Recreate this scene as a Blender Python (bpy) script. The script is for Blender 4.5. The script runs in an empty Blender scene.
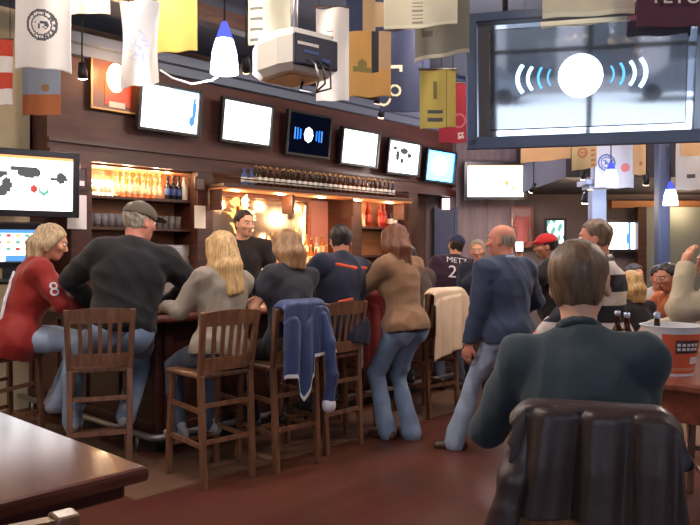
import bpy, bmesh, math, random
import numpy as np
from mathutils import Vector, Matrix
from mathutils.bvhtree import BVHTree
random.seed(7); rng = np.random.default_rng(7)
SC = bpy.context.scene
COL = SC.collection
# ------------------------------------------------------------------ camera frame and the bar's own axes
F = 720.0; HZ = 252.0; H = 1.56
def P(px, py, Y): return Vector(((px-350)/F*Y, Y, H+(HZ-py)/F*Y))
UA = math.radians(43)
U = Vector((math.sin(UA), math.cos(UA), 0)); V = Vector((-math.cos(UA), math.sin(UA), 0))
def W(u, v, z=0.0): return Vector((U.x*u+V.x*v, U.y*u+V.y*v, z))
def uv_of(p): return (p[0]*U.x+p[1]*U.y, p[0]*V.x+p[1]*V.y)
RB = math.radians(47)          # turns local x to U and local y to V
def on_v(px, py, v):           # the point of plane v = const seen at a pixel
    t = (px-350)/F; Y = v/(V.y+V.x*t)
    return P(px, py, Y)
# ------------------------------------------------------------------ materials
def lin(c):
    def f(x):
        x /= 255.0
        return x/12.92 if x <= .04045 else ((x+.055)/1.055)**2.4
    return (f(c[0]), f(c[1]), f(c[2]), 1.0)
def mat(name, col, rough=.6, metal=0.0, spec=.5, emit=None, es=0.0, bump=0.0, bscale=40.0, vary=0.0, vscale=8.0, stretch=None, coat=0.0, sheen=0.0):
    m = bpy.data.materials.new(name); m.use_nodes = True
    nt = m.node_tree; b = nt.nodes['Principled BSDF']
    c = lin(col)
    b.inputs['Base Color'].default_value = c
    b.inputs['Roughness'].default_value = rough; b.inputs['Metallic'].default_value = metal
    b.inputs['Specular IOR Level'].default_value = spec
    b.inputs['Coat Weight'].default_value = coat
    b.inputs['Sheen Weight'].default_value = sheen
    if emit: b.inputs['Emission Color'].default_value = lin(emit); b.inputs['Emission Strength'].default_value = es
    if bump or vary:
        tc = nt.nodes.new('ShaderNodeTexCoord'); mp = nt.nodes.new('ShaderNodeMapping')
        nt.links.new(tc.outputs['Object'], mp.inputs['Vector'])
        if stretch: mp.inputs['Scale'].default_value = stretch
    if vary:
        n = nt.nodes.new('ShaderNodeTexNoise'); n.inputs['Scale'].default_value = vscale; n.inputs['Detail'].default_value = 4
        nt.links.new(mp.outputs[0], n.inputs['Vector'])
        r = nt.nodes.new('ShaderNodeValToRGB')
        r.color_ramp.elements[0].position = .3; r.color_ramp.elements[1].position = .7
        r.color_ramp.elements[0].color = (c[0]*(1-vary), c[1]*(1-vary), c[2]*(1-vary), 1)
        r.color_ramp.elements[1].color = (min(1, c[0]*(1+vary)), min(1, c[1]*(1+vary)), min(1, c[2]*(1+vary)), 1)
        nt.links.new(n.outputs['Fac'], r.inputs[0]); nt.links.new(r.outputs[0], b.inputs['Base Color'])
    if bump:
        n = nt.nodes.new('ShaderNodeTexNoise'); n.inputs['Scale'].default_value = bscale; n.inputs['Detail'].default_value = 3
        nt.links.new(mp.outputs[0], n.inputs['Vector'])
        bp = nt.nodes.new('ShaderNodeBump'); bp.inputs['Strength'].default_value = bump; bp.inputs['Distance'].default_value = .01
        nt.links.new(n.outputs['Fac'], bp.inputs['Height']); nt.links.new(bp.outputs[0], b.inputs['Normal'])
    return m
def emis(name, col, s):
    m = bpy.data.materials.new(name); m.use_nodes = True; nt = m.node_tree
    nt.nodes.clear(); o = nt.nodes.new('ShaderNodeOutputMaterial'); e = nt.nodes.new('ShaderNodeEmission')
    e.inputs[0].default_value = lin(col); e.inputs[1].default_value = s
    nt.links.new(e.outputs[0], o.inputs[0]); return m
def wood(name, c1, c2, rough=.35, scale=3.0, stretch=(1, 12, 12), coat=0.0, spec=.5):
    m = bpy.data.materials.new(name); m.use_nodes = True; nt = m.node_tree; b = nt.nodes['Principled BSDF']
    tc = nt.nodes.new('ShaderNodeTexCoord'); mp = nt.nodes.new('ShaderNodeMapping'); mp.inputs['Scale'].default_value = stretch
    n = nt.nodes.new('ShaderNodeTexNoise'); n.inputs['Scale'].default_value = scale; n.inputs['Detail'].default_value = 6; n.inputs['Distortion'].default_value = .6
    r = nt.nodes.new('ShaderNodeValToRGB'); r.color_ramp.elements[0].position = .32; r.color_ramp.elements[1].position = .68
    r.color_ramp.elements[0].color = lin(c1); r.color_ramp.elements[1].color = lin(c2)
    nt.links.new(tc.outputs['Object'], mp.inputs[0]); nt.links.new(mp.outputs[0], n.inputs['Vector']); nt.links.new(n.outputs['Fac'], r.inputs[0])
    nt.links.new(r.outputs[0], b.inputs['Base Color']); b.inputs['Roughness'].default_value = rough; b.inputs['Coat Weight'].default_value = coat
    b.inputs['Specular IOR Level'].default_value = spec
    b.inputs['Coat Roughness'].default_value = .12
    return m
def glassy(name, col, tr=.5, rough=.08, trans=0.0):
    """cheap glass: tinted transparency with a glossy coat (and some translucency for coloured bottles)"""
    m = bpy.data.materials.new(name); m.use_nodes = True; nt = m.node_tree; nt.nodes.clear()
    o = nt.nodes.new('ShaderNodeOutputMaterial'); t = nt.nodes.new('ShaderNodeBsdfTransparent'); g = nt.nodes.new('ShaderNodeBsdfGlossy')
    d = nt.nodes.new('ShaderNodeBsdfTranslucent'); df = nt.nodes.new('ShaderNodeBsdfDiffuse')
    t.inputs[0].default_value = lin(col); g.inputs[0].default_value = (1, 1, 1, 1); g.inputs['Roughness'].default_value = rough
    d.inputs[0].default_value = lin(col); df.inputs[0].default_value = lin(col)
    m0 = nt.nodes.new('ShaderNodeMixShader'); m0.inputs[0].default_value = .5
    nt.links.new(d.outputs[0], m0.inputs[1]); nt.links.new(df.outputs[0], m0.inputs[2])
    m1 = nt.nodes.new('ShaderNodeMixShader'); m1.inputs[0].default_value = tr
    nt.links.new(m0.outputs[0], m1.inputs[1]); nt.links.new(t.outputs[0], m1.inputs[2])
    m2 = nt.nodes.new('ShaderNodeMixShader'); lw = nt.nodes.new('ShaderNodeFresnel'); lw.inputs[0].default_value = 1.5
    nt.links.new(lw.outputs[0], m2.inputs[0]); nt.links.new(m1.outputs[0], m2.inputs[1]); nt.links.new(g.outputs[0], m2.inputs[2])
    nt.links.new(m2.outputs[0], o.inputs[0]); return m
# ------------------------------------------------------------------ mesh collecting
class MB:
    def __init__(s): s.v = []; s.f = []; s.m = []; s.sm = []
    def add(s, vs, fs, m=0, smooth=False):
        o = len(s.v); s.v += [tuple(x) for x in vs]
        for f in fs: s.f.append(tuple(i+o for i in f)); s.m.append(m); s.sm.append(smooth)
        return s
    def box(s, c, d, m=0, bev=0.0, R=None):
        c = Vector(c); hx, hy, hz = d[0]/2, d[1]/2, d[2]/2
        if bev <= 0:
            vs = [Vector((x*hx, y*hy, z*hz)) for x in (-1, 1) for y in (-1, 1) for z in (-1, 1)]
            fs = [(0, 1, 3, 2), (4, 6, 7, 5), (0, 4, 5, 1), (2, 3, 7, 6), (0, 2, 6, 4), (1, 5, 7, 3)]
        else:
            bm = bmesh.new(); bmesh.ops.create_cube(bm, size=1)
            for q in bm.verts: q.co = Vector((q.co.x*d[0], q.co.y*d[1], q.co.z*d[2]))
            bmesh.ops.bevel(bm, geom=bm.edges[:], offset=min(bev, .45*min(d)), segments=2, profile=.5, affect='EDGES')
            bm.verts.index_update()
            vs = [q.co.copy() for q in bm.verts]; fs = [[q.index for q in f.verts] for f in bm.faces]; bm.free()
        if R is not None: vs = [R @ q for q in vs]
        return s.add([q+c for q in vs], fs, m)
    def bar(s, p, q, w, h, m=0, up=(0, 0, 1), bev=0.0):
        p = Vector(p); q = Vector(q); d = q-p; L = d.length; z = d.normalized(); up = Vector(up)
        if abs(z.dot(up)) > .97: up = Vector((0, 1, 0))
        x = z.cross(up).normalized(); y = x.cross(z)*-1
        R = Matrix((x, y, z)).transposed()
        return s.box((p+q)/2, (w, h, L), m, bev, R)
    def tube(s, pts, r, n=10, m=0, caps=True):
        pts = [Vector(p) for p in pts]; rs = r if isinstance(r, (list, tuple)) else [r]*len(pts)
        vs = []; fs = []; prev = None
        for i, p in enumerate(pts):
            d = (pts[min(i+1, len(pts)-1)]-pts[max(i-1, 0)]).normalized()
            if prev is None:
                a = Vector((0, 0, 1)) if abs(d.z) < .9 else Vector((1, 0, 0)); x = d.cross(a).normalized()
            else: x = (prev-d*prev.dot(d)).normalized()
            prev = x; y = d.cross(x)
            for k in range(n):
                t = 2*math.pi*k/n; vs.append(p+(x*math.cos(t)+y*math.sin(t))*rs[i])
        for i in range(len(pts)-1):
            for k in range(n):
                a = i*n+k; b = i*n+(k+1) % n; fs.append((a, b, b+n, a+n))
        if caps: fs.append(tuple(reversed(range(n)))); fs.append(tuple(range((len(pts)-1)*n, len(pts)*n)))
        return s.add(vs, fs, m, True)
    def lathe(s, prof, n=20, m=0, c=(0, 0, 0), mats=None):
        vs = []; fs = []; c = Vector(c)
        for (r, z) in prof:
            for k in range(n):
                t = 2*math.pi*k/n; vs.append(c+Vector((r*math.cos(t), r*math.sin(t), z)))
        o = len(s.v); s.v += [tuple(x) for x in vs]
        for i in range(len(prof)-1):
            for k in range(n):
                a = i*n+k; b = i*n+(k+1) % n; s.f.append((o+a, o+b, o+b+n, o+a+n)); s.m.append(mats[i] if mats else m); s.sm.append(True)
        return s
    def build(s, name, mats, parent=None, loc=None, rotz=None):
        me = bpy.data.meshes.new(name); me.from_pydata(s.v, [], s.f)
        for q in (mats if isinstance(mats, (list, tuple)) else [mats]): me.materials.append(q)
        me.polygons.foreach_set('material_index', s.m); me.polygons.foreach_set('use_smooth', s.sm); me.update()
        bm = bmesh.new(); bm.from_mesh(me); bmesh.ops.recalc_face_normals(bm, faces=bm.faces[:]); bm.to_mesh(me); bm.free()
        o = bpy.data.objects.new(name, me); COL.objects.link(o)
        if parent: o.parent = parent
        if loc is not None: o.location = loc
        if rotz is not None: o.rotation_euler = (0, 0, rotz)
        return o
def tag(o, label=None, cat=None, group=None, kind=None):
    if label: o['label'] = label
    if cat: o['category'] = cat
    if group: o['group'] = group
    if kind: o['kind'] = kind
    return o
def thing(name, label, cat, loc=(0, 0, 0), rotz=0.0, group=None):
    o = bpy.data.objects.new(name, None); COL.objects.link(o); o.location = loc; o.rotation_euler = (0, 0, rotz)
    o.empty_display_size = .1
    return tag(o, label, cat, group)
def struct(name, mb, m, loc=None, rotz=None): return tag(mb.build(name, m, None, loc, rotz), kind='structure')
def dup(o, loc, rotz=None, label=None, group=None, scale=None):
    r = o.copy(); COL.objects.link(r); r.location = loc
    if rotz is not None: r.rotation_euler = (0, 0, rotz)
    if label: r['label'] = label
    if group: r['group'] = group
    if scale: r.scale = (scale,)*3
    for ch in list(o.children):
        c = ch.copy(); COL.objects.link(c); c.parent = r
        for g in list(ch.children):
            d = g.copy(); COL.objects.link(d); d.parent = c
    return r
def text_mesh(txt, size, name='lettering', m=None, parent=None, extrude=.001, align='CENTER'):
    cu = bpy.data.curves.new(name, 'FONT'); cu.body = txt; cu.size = size; cu.extrude = extrude; cu.align_x = align; cu.align_y = 'CENTER'
    o = bpy.data.objects.new(name+'_tmp', cu); COL.objects.link(o)
    dg = bpy.context.evaluated_depsgraph_get(); me = bpy.data.meshes.new_from_object(o.evaluated_get(dg))
    bpy.data.objects.remove(o); bpy.data.curves.remove(cu)
    me.materials.clear(); me.materials.append(m)
    r = bpy.data.objects.new(name, me); COL.objects.link(r)
    if parent: r.parent = parent
    return r
# ------------------------------------------------------------------ signed distance shapes -> one smooth skin
def rotm(yaw=0, pitch=0, roll=0):
    y, p, r = map(math.radians, (yaw, pitch, roll))
    Rz = np.array([[math.cos(y), -math.sin(y), 0], [math.sin(y), math.cos(y), 0], [0, 0, 1]])
    Rx = np.array([[1, 0, 0], [0, math.cos(p), -math.sin(p)], [0, math.sin(p), math.cos(p)]])
    Ry = np.array([[math.cos(r), 0, math.sin(r)], [0, 1, 0], [-math.sin(r), 0, math.cos(r)]])
    return Rz @ Ry @ Rx
A = lambda *p: np.array(p, dtype=float)
def rc(a, b, ra, rb, k=.02): return ('rc', np.array(a, float), np.array(b, float), ra, rb, k)
def el(c, r, R=None, k=.03): return ('el', np.array(c, float), np.array(r, float), np.eye(3) if R is None else R, None, k)
def grow(ps, d):
    o = []
    for p in ps:
        if p[0] == 'rc': o.append(('rc', p[1], p[2], p[3]+d, p[4]+d, p[5]))
        else: o.append(('el', p[1], p[2]+d, p[3], None, p[5]))
    return o
def sdf_mesh(prims, h=.01, cuts=(), subs=()):
    """prims are joined smoothly, subs carved out, cuts (point, normal) remove the side the normal points to"""
    lo = np.full(3, 1e9); hi = -lo
    bbs = []
    for p in list(prims)+list(subs):
        if p[0] == 'rc':
            l = np.minimum(p[1]-p[3], p[2]-p[4]); g = np.maximum(p[1]+p[3], p[2]+p[4])
        else:
            e = np.sqrt(((p[3]*p[2])**2).sum(1)); l = p[1]-e; g = p[1]+e
        bbs.append((l, g))
    for (l, g) in bbs[:len(prims)]: lo = np.minimum(lo, l); hi = np.maximum(hi, g)
    lo -= 3*h; hi += 3*h
    n = np.ceil((hi-lo)/h).astype(int)+1
    D = np.full(n, 1.0, np.float32)
    ax = [lo[i]+h*np.arange(n[i]) for i in range(3)]
    for j, p in enumerate(list(prims)+list(subs)):
        k = p[5]; pad = k+2.5*h
        i0 = np.maximum(((bbs[j][0]-pad-lo)/h).astype(int), 0); i1 = np.minimum(((bbs[j][1]+pad-lo)/h).astype(int)+2, n)
        if (i1 <= i0).any(): continue
        X = ax[0][i0[0]:i1[0]][:, None, None]; Y = ax[1][i0[1]:i1[1]][None, :, None]; Z = ax[2][i0[2]:i1[2]][None, None, :]
        if p[0] == 'rc':
            a, b = p[1], p[2]; d = b-a; L2 = max(float(d @ d), 1e-9)
            t = np.clip(((X-a[0])*d[0]+(Y-a[1])*d[1]+(Z-a[2])*d[2])/L2, 0, 1)
            dd = np.sqrt((X-a[0]-t*d[0])**2+(Y-a[1]-t*d[1])**2+(Z-a[2]-t*d[2])**2)-(p[3]+t*(p[4]-p[3]))
        else:
            c, r, R = p[1], p[2], p[3]; x, y, z = X-c[0], Y-c[1], Z-c[2]
            q = [(x*R[0, i]+y*R[1, i]+z*R[2, i]) for i in range(3)]
            k0 = np.sqrt(sum((q[i]/r[i])**2 for i in range(3))); k1 = np.sqrt(sum((q[i]/r[i]**2)**2 for i in range(3)))+1e-9
            dd = k0*(k0-1)/k1
        S = D[i0[0]:i1[0], i0[1]:i1[1], i0[2]:i1[2]]
        if j < len(prims):
            g = np.clip(.5+.5*(S-dd)/k, 0, 1); S[...] = S*(1-g)+dd*g-k*g*(1-g)
        else:
            dd = -dd; g = np.clip(.5-.5*(S-dd)/k, 0, 1); S[...] = S*(1-g)+dd*g+k*g*(1-g)
    for (c, nn) in cuts:
        nn = np.array(nn, float)/np.linalg.norm(nn)
        pl = (ax[0][:, None, None]-c[0])*nn[0]+(ax[1][None, :, None]-c[1])*nn[1]+(ax[2][None, None, :]-c[2])*nn[2]
        D = np.maximum(D, pl.astype(np.float32))
    D[0] = D[-1] = 1; D[:, 0] = D[:, -1] = 1; D[:, :, 0] = D[:, :, -1] = 1
    ins = D < 0
    c8 = [ins[a:n[0]-1+a, b:n[1]-1+b, c:n[2]-1+c] for a in (0, 1) for b in (0, 1) for c in (0, 1)]
    cnt = sum(x.astype(np.int8) for x in c8); act = (cnt > 0) & (cnt < 8)
    idx = np.full(act.shape, -1, np.int64); cells = np.argwhere(act); idx[act] = np.arange(len(cells))
    acc = np.zeros((len(cells), 3)); num = np.zeros(len(cells))
    offs = [np.array((a, b, c)) for a in (0, 1) for b in (0, 1) for c in (0, 1)]
    for i in range(8):
        for j in range(i+1, 8):
            if np.abs(offs[i]-offs[j]).sum() != 1: continue
            pi = cells+offs[i]; pj = cells+offs[j]
            di = D[pi[:, 0], pi[:, 1], pi[:, 2]]; dj = D[pj[:, 0], pj[:, 1], pj[:, 2]]
            x = (di < 0) != (dj < 0); t = np.where(x, di/np.where(x, di-dj, 1), 0)
            q = offs[i]+t[:, None]*(offs[j]-offs[i]); acc += np.where(x[:, None], q, 0); num += x
    verts = (cells+acc/num[:, None])*h+lo
    faces = []
    for axis in range(3):
        s0 = [slice(0, None)]*3; s1 = [slice(0, None)]*3; s0[axis] = slice(0, -1); s1[axis] = slice(1, None)
        a = ins[tuple(s0)]; b = ins[tuple(s1)]
        e = np.argwhere(a != b); fl = a[tuple(e.T)]
        o1, o2 = [(1, 2), (2, 0), (0, 1)][axis]
        def at(d1, d2):
            q = e.copy(); q[:, o1] -= d1; q[:, o2] -= d2; return idx[q[:, 0], q[:, 1], q[:, 2]]
        f = np.stack([at(1, 1), at(0, 1), at(0, 0), at(1, 0)], 1)
        f[~fl] = f[~fl][:, ::-1]; faces.append(f)
    return verts, np.concatenate(faces)
def raw_mesh(name, v, f, m, parent=None, smooth=True):
    me = bpy.data.meshes.new(name); me.vertices.add(len(v)); me.vertices.foreach_set('co', np.asarray(v, np.float32).ravel())
    me.loops.add(len(f)*4); me.loops.foreach_set('vertex_index', np.asarray(f, np.int32).ravel())
    me.polygons.add(len(f)); me.polygons.foreach_set('loop_start', np.arange(0, len(f)*4, 4, dtype=np.int32))
    me.polygons.foreach_set('loop_total', np.full(len(f), 4, np.int32))
    me.polygons.foreach_set('use_smooth', np.full(len(f), smooth)); me.materials.append(m); me.update(calc_edges=True); me.validate()
    o = bpy.data.objects.new(name, me); COL.objects.link(o)
    if parent: o.parent = parent
    return o
def folds(v, f, amp, freq, seed=0, stretch=(1, 1, .5)):
    """push a skin in and out along its normals in soft creases"""
    r = np.random.default_rng(seed)
    e1 = v[f[:, 2]]-v[f[:, 0]]; e2 = v[f[:, 3]]-v[f[:, 1]]; fn = np.cross(e1, e2)
    nn = np.zeros_like(v)
    for i in range(4): np.add.at(nn, f[:, i], fn)
    nn /= np.linalg.norm(nn, axis=1)[:, None]+1e-12
    q = v*np.array(stretch); s = np.zeros(len(v))
    for i in range(5):
        k = r.normal(size=3); k *= freq*(.6+.3*i)/np.linalg.norm(k); k2 = r.normal(size=3)*freq*.35
        s += (1-2*np.abs(np.sin(q @ k+1.4*np.sin(q @ k2+r.uniform(0, 6))+r.uniform(0, 6))))/(1+.5*i)
    return v+nn*(amp*s/2.2)[:, None]
def skin(name, prims, m, parent, h=.01, cuts=(), subs=(), fold=None, label=None):
    v, f = sdf_mesh(prims, h, cuts, subs)
    if fold: v = folds(v, f, *fold)
    o = raw_mesh(name, v, f, m, parent)
    if label: o['label'] = label
    return o
# ------------------------------------------------------------------ people
M_eye = mat('eye_white', (225, 222, 215), .25); M_iris = mat('iris', (55, 40, 30), .2); M_lip = mat('lips', (170, 95, 88), .5)
SKIN = {k: mat('skin_'+k, c, .5, spec=.4, vary=.06, vscale=18, bump=.03, bscale=120) for k, c in
        dict(fair=(222, 170, 145), warm=(208, 148, 118), ruddy=(214, 142, 118), tan=(180, 125, 98)).items()}
def hair_mat(name, c, vary=.45): return mat('hair_'+name, c, .45, spec=.45, vary=vary, vscale=5, bump=.28, bscale=9, stretch=(16, 16, .7))
HAIR = {k: hair_mat(k, c) for k, c in dict(blond=(188, 150, 98), darkblond=(150, 112, 75), brown=(92, 66, 48), dark=(42, 33, 30), grey=(150, 138, 122),
        cropped=(108, 86, 66), paleblond=(178, 155, 122), auburn=(110, 66, 44), black=(30, 26, 28)).items()}
def ik(a, t, l1, l2, pole):
    d = t-a; L = np.linalg.norm(d); dr = d/L; L = min(L, .995*(l1+l2))
    c = (l1*l1+L*L-l2*l2)/(2*l1*L); c = max(-1, min(1, c))
    p = np.array(pole, float); p = p-dr*(p @ dr); p /= np.linalg.norm(p)+1e-9
    return a+dr*l1*c+p*l1*math.sqrt(1-c*c), a+dr*L
def hand_prims(w, d, nrm, side, curl=.5, s=1.0):
    """wrist w, pointing along d, palm facing nrm; side +1 puts the thumb on d x nrm"""
    d = d/np.linalg.norm(d); nrm = nrm-d*(nrm @ d); nrm /= np.linalg.norm(nrm)+1e-9; x = np.cross(d, nrm)*side
    ps = [rc(w, w+d*.045*s+x*.012*s, .026*s, .025*s, .012), rc(w+d*.03*s, w+d*.082*s+x*.024*s, .022*s, .017*s, .012),
          rc(w+d*.03*s, w+d*.078*s-x*.026*s, .02*s, .015*s, .012), rc(w+d*.04*s, w+d*.085*s, .019*s, .017*s, .012)]
    for i, (o, L) in enumerate(((.031, .072), (.0105, .082), (-.0105, .076), (-.031, .058))):
        b = w+(d*(.088-.004*abs(i-1))+x*o)*s; a1 = curl*.7; a2 = curl*1.7
        d1 = d*math.cos(a1)+nrm*math.sin(a1)+x*o*1.2; d2 = d*math.cos(a2)+nrm*math.sin(a2)+x*o*.8
        m1 = b+d1*L*.55*s; ps += [rc(b-d*.01*s, m1, .0105*s, .0092*s, .003), rc(m1, m1+d2*L*.5*s, .0092*s, .0078*s, .003)]
    t0 = w+(d*.025+x*.024)*s; t1 = t0+(d*.03+x*.026+nrm*.012)*s; t2 = t1+(d*.034+x*.006+nrm*.012*(1+curl))*s
    return ps+[rc(t0, t1, .015*s, .012*s, .008), rc(t1, t2, .0115*s, .009*s, .003)]
def head_prims(c, R, fem=False):
    g = lambda x, y, z: c+R @ A(x, y, z)
    j = .9 if fem else 1.0
    ps = [el(g(0, -.014, .032), (.0755, .096, .083), R, .02), el(g(0, .02, -.03), (.06*j, .072, .078), R, .03), el(g(0, .058, -.088), (.03*j, .03, .026), R, .03),
          el(g(0, -.03, -.03), (.058, .06, .06), R, .03),
          el(g(0, .078, .032), (.05, .016, .012), R, .014), rc(g(0, .088, .018), g(0, .108, -.024), .009, .0135, .012), el(g(0, .1, -.03), (.02, .011, .009), R, .008),
          el(g(.04, .062, -.02), (.025, .025, .02), R, .02), el(g(-.04, .062, -.02), (.025, .025, .02), R, .02),
          el(g(0, .087, -.058), (.026, .011, .006), R, .004), el(g(0, .085, -.069), (.022, .011, .007), R, .004)]
    for s in (-1, 1):
        ps += [el(g(s*.078, -.008, -.006), (.009, .022, .033), R @ rotm(s*-18, 0, 0), .008), el(g(s*.078, -.004, -.03), (.008, .012, .014), R, .008)]
    sb = [el(g(s*.032, .098, .008), (.017, .016, .011), R, .01) for s in (-1, 1)]
    sb += [el(g(s*.088, .001, -.006), (.006, .011, .016), R @ rotm(s*-18, 0, 0), .004) for s in (-1, 1)]
    return ps, sb
def person(label, loc, heading, S=1.0, pz=.95, lean=0, roll=0, twist=0, head=(0, 0, 0), LH=None, RH=None, LF=None, RF=None, fem=False, bulk=1.0,
           skin_c='fair', top=None, sleeve='long', top_off=.014, hem=-.05, collar=None, pants=None, cuff=.052, shoes=None, hair='short', hair_c='brown',
           h=.0095, knee=((-.1, 1, .1), (.1, 1, .1)), elbow=((-.8, -.6, -.3), (.8, -.6, -.3)), face=False, footyaw=(8, -8), curl=.5, palm=None, fold=.011, group=None, vest=None, cap=None, nl=0.0, shw=None, cz=0.0, cr_=.062, hs=1.0, hf=.006, shorthair_top=.012):
    root = thing('person', label, 'person', loc, math.radians(heading), group); root.scale = (S,)*3
    T = lambda p: None if p is None else np.array(p, float)/S
    LH, RH, LF, RF = map(T, (LH, RH, LF, RF)); pz = pz/S
    Rt = rotm(twist, -lean, roll); pel = A(0, 0, pz); ez = Rt @ A(0, 0, 1); g = lambda x, y, z: pel+Rt @ A(x, y, z)
    sw = shw or (.158 if fem else .182)
    shL, shR = g(-sw, 0, .45), g(sw, 0, .45); neck = g(0, -.01, .49)
    Rn = rotm(twist*.8, -lean*.55, roll*.5)
    Rh = Rn @ rotm(head[0], -head[1], head[2]); hc = neck+Rn @ A(0, .018, .075+nl)+Rh @ A(0, .022, .105)
    la1, la2 = (.272, .24) if fem else (.292, .258)
    if LH is None: LH = shL+A(-.06, .05, -.5)
    if RH is None: RH = shR+A(.06, .05, -.5)
    eL, wL = ik(shL, LH, la1, la2, elbow[0]); eR, wR = ik(shR, RH, la1, la2, elbow[1])
    hipL, hipR = pel+A(-.088, 0, -.02), pel+A(.088, 0, -.02)
    if LF is None: LF = A(-.1, 0, .085)
    if RF is None: RF = A(.1, 0, .085)
    kL, aL = ik(hipL, LF, .44, .43, knee[0]); kR, aR = ik(hipR, RF, .44, .43, knee[1])
    b = bulk
    if fem:
        torso = [el(g(0, -.005, .0), (.172*b, .125*b, .12), Rt, .05), el(g(0, .0, .17), (.128*b, .1*b, .15), Rt, .06), el(g(0, 0, .31), (.148*b, .103*b, .15), Rt, .05),
                 el(g(-.07, .075, .3), (.066*b, .06*b, .065), Rt, .03), el(g(.07, .075, .3), (.066*b, .06*b, .065), Rt, .03)]
    else:
        torso = [el(g(0, -.005, .02), (.16*b, .12*b, .12), Rt, .05), el(g(0, .008*b, .17), (.15*b, .115*b, .16), Rt, .06), el(g(0, 0, .33), (.172*b, .118*b, .16), Rt, .05)]
    rs = (.056 if fem else .066)*(.5+.5*b)
    torso += [el(g(0, -.01, .41), (.135*b, .085*b, .08), Rt, .05), rc(shL, shR, rs*.9, rs*.9, .04), rc(neck+ez*.015, shL, .048, rs*.8, .04), rc(neck+ez*.015, shR, .048, rs*.8, .04)]
    ua, fa, wr = ((.045, .037, .026) if fem else (.056, .044, .031)); ab = .55+.45*b
    armsU = [rc(shL, eL, (ua+.008)*ab, ua*.86*ab, .03), rc(shR, eR, (ua+.008)*ab, ua*.86*ab, .03)]
    armsF = [rc(eL, wL, fa*ab, wr, .02), rc(eR, wR, fa*ab, wr, .02)]
    th = .088*(.6+.4*b)*(1.04 if fem else 1.0)
    legs = [rc(hipL, kL, th, .058, .035), rc(kL, aL, .057, .04, .02), rc(hipR, kR, th, .058, .035), rc(kR, aR, .057, .04, .02),
            el(pel+A(-.08, -.05, -.04), (.09*b, .09*b, .1), None, .04), el(pel+A(.08, -.05, -.04), (.09*b, .09*b, .1), None, .04),
            el(pel+A(0, 0, .01), (.155*b, .115*b, .11), None, .04)]
    hp, hsub = head_prims(hc, Rh, fem)
    def big(ps): return [(p[0], hc+(p[1]-hc)*hs, hc+(p[2]-hc)*hs, p[3]*hs, p[4]*hs, p[5]) if p[0] == 'rc' else (p[0], hc+(p[1]-hc)*hs, p[2]*hs, p[3], None, p[5]) for p in ps]
    hp, hsub = big(hp), big(hsub)
    nr = .047 if fem else .056
    dn = lambda p, d: [(q[0], q[1], q[2], max(.012, q[3]-d), max(.012, q[4]-d), q[5]) if q[0] == 'rc' else (q[0], q[1], q[2]-d, q[3], None, q[5]) for q in p]
    body = dn(torso+armsU+legs, .006)+armsF+[rc(neck-ez*.03, hc+Rh @ A(0, -.03, -.05), nr*1.06, nr*.95, .03)]+hp
    dL = (wL-eL)/np.linalg.norm(wL-eL); dR = (wR-eR)/np.linalg.norm(wR-eR)
    pn = palm or ((.6, 0, -.6), (-.6, 0, -.6))
    body += hand_prims(wL, dL, np.array(pn[0], float), 1 if not fem else 1, curl, .95 if fem else 1.05)+hand_prims(wR, dR, np.array(pn[1], float), -1, curl, .95 if fem else 1.05)
    skin('body', body, SKIN[skin_c], root, h, (), hsub)
    # clothes
    seed = abs(hash(label)) % 1000 if False else sum(map(ord, label)) % 997
    sl = torso+armsU+(armsF if sleeve == 'long' else [])
    if hem < -.03: sl = sl+[el(g(0, -.014, -.03), (.178*b, .14*b, .13), Rt, .05)]
    if hem < -.1: sl = sl+[el(g(0, -.01, -.06), (.175*b, .135*b, .2), Rt, .05)]
    cuts = [(pel+ez*hem, -ez)]
    if sleeve == 'short': cuts += []
    if sleeve == 'short':
        sl = torso+[rc(shL, shL+(eL-shL)*.46, (ua+.014)*ab, (ua+.01)*ab, .03), rc(shR, shR+(eR-shR)*.46, (ua+.014)*ab, (ua+.01)*ab, .03)]
    if collar: sl = sl
    topo = skin('shirt' if hem > -.1 else 'jacket', grow(sl, top_off), top, root, h, cuts, [el(neck+ez*.075+Rt @ A(0, .03, 0), (.066, .07, .055), Rt, .01)], (fold, 22, seed, (1, 1, .8)))
    if collar:
        cp = []
        for i in range(14):
            t0, t1 = 2*math.pi*i/14, 2*math.pi*(i+1)/14
            q = lambda t: neck+Rt @ A(cr_*math.cos(t), cr_*math.sin(t)+.004, .032+cz-.02*math.sin(t))
            cp.append(rc(q(t0), q(t1), .017, .017, .008))
        skin('collar', cp, collar, root, h)
    if pants:
        pl = legs[:1]+[rc(kL, aL+(aL-kL)*.06, .06, cuff, .02)]+legs[2:3]+[rc(kR, aR+(aR-kR)*.06, .06, cuff, .02)]+legs[4:]
        skin('trousers', grow(pl, .008), pants, root, h, [(pel+ez*.13, ez)], (), (fold, 20, seed+3, (1, 1, .6)))
    if shoes:
        for a, yw in ((aL, footyaw[0]), (aR, footyaw[1])):
            R = rotm(yw); q = lambda x, y, z: a+R @ A(x, y, z)
            skin('shoe', [rc(q(0, -.05, -.045), q(0, .06, -.052), .038, .036, .02), rc(q(0, .05, -.05), q(.004, .15, -.06), .036, .028, .03), rc(q(0, -.02, -.05), q(0, -.015, .02), .04, .043, .03)],
                 shoes, root, h, [(a+A(0, 0, -.083), (0, 0, -1))])
    # hair
    q = lambda x, y, z: hc+Rh @ A(x, y, z); n_ = lambda x, y, z: Rh @ A(x, y, z); hm = HAIR[hair_c]
    crown = [el(q(0, -.016, .034), (.0755+shorthair_top, .096+shorthair_top, .085+shorthair_top), Rh, .01)]
    side = [(q(0, .05, .06), n_(0, .84, -.54)), (q(0, -.02, -.085), n_(0, .35, -1))]
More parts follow.
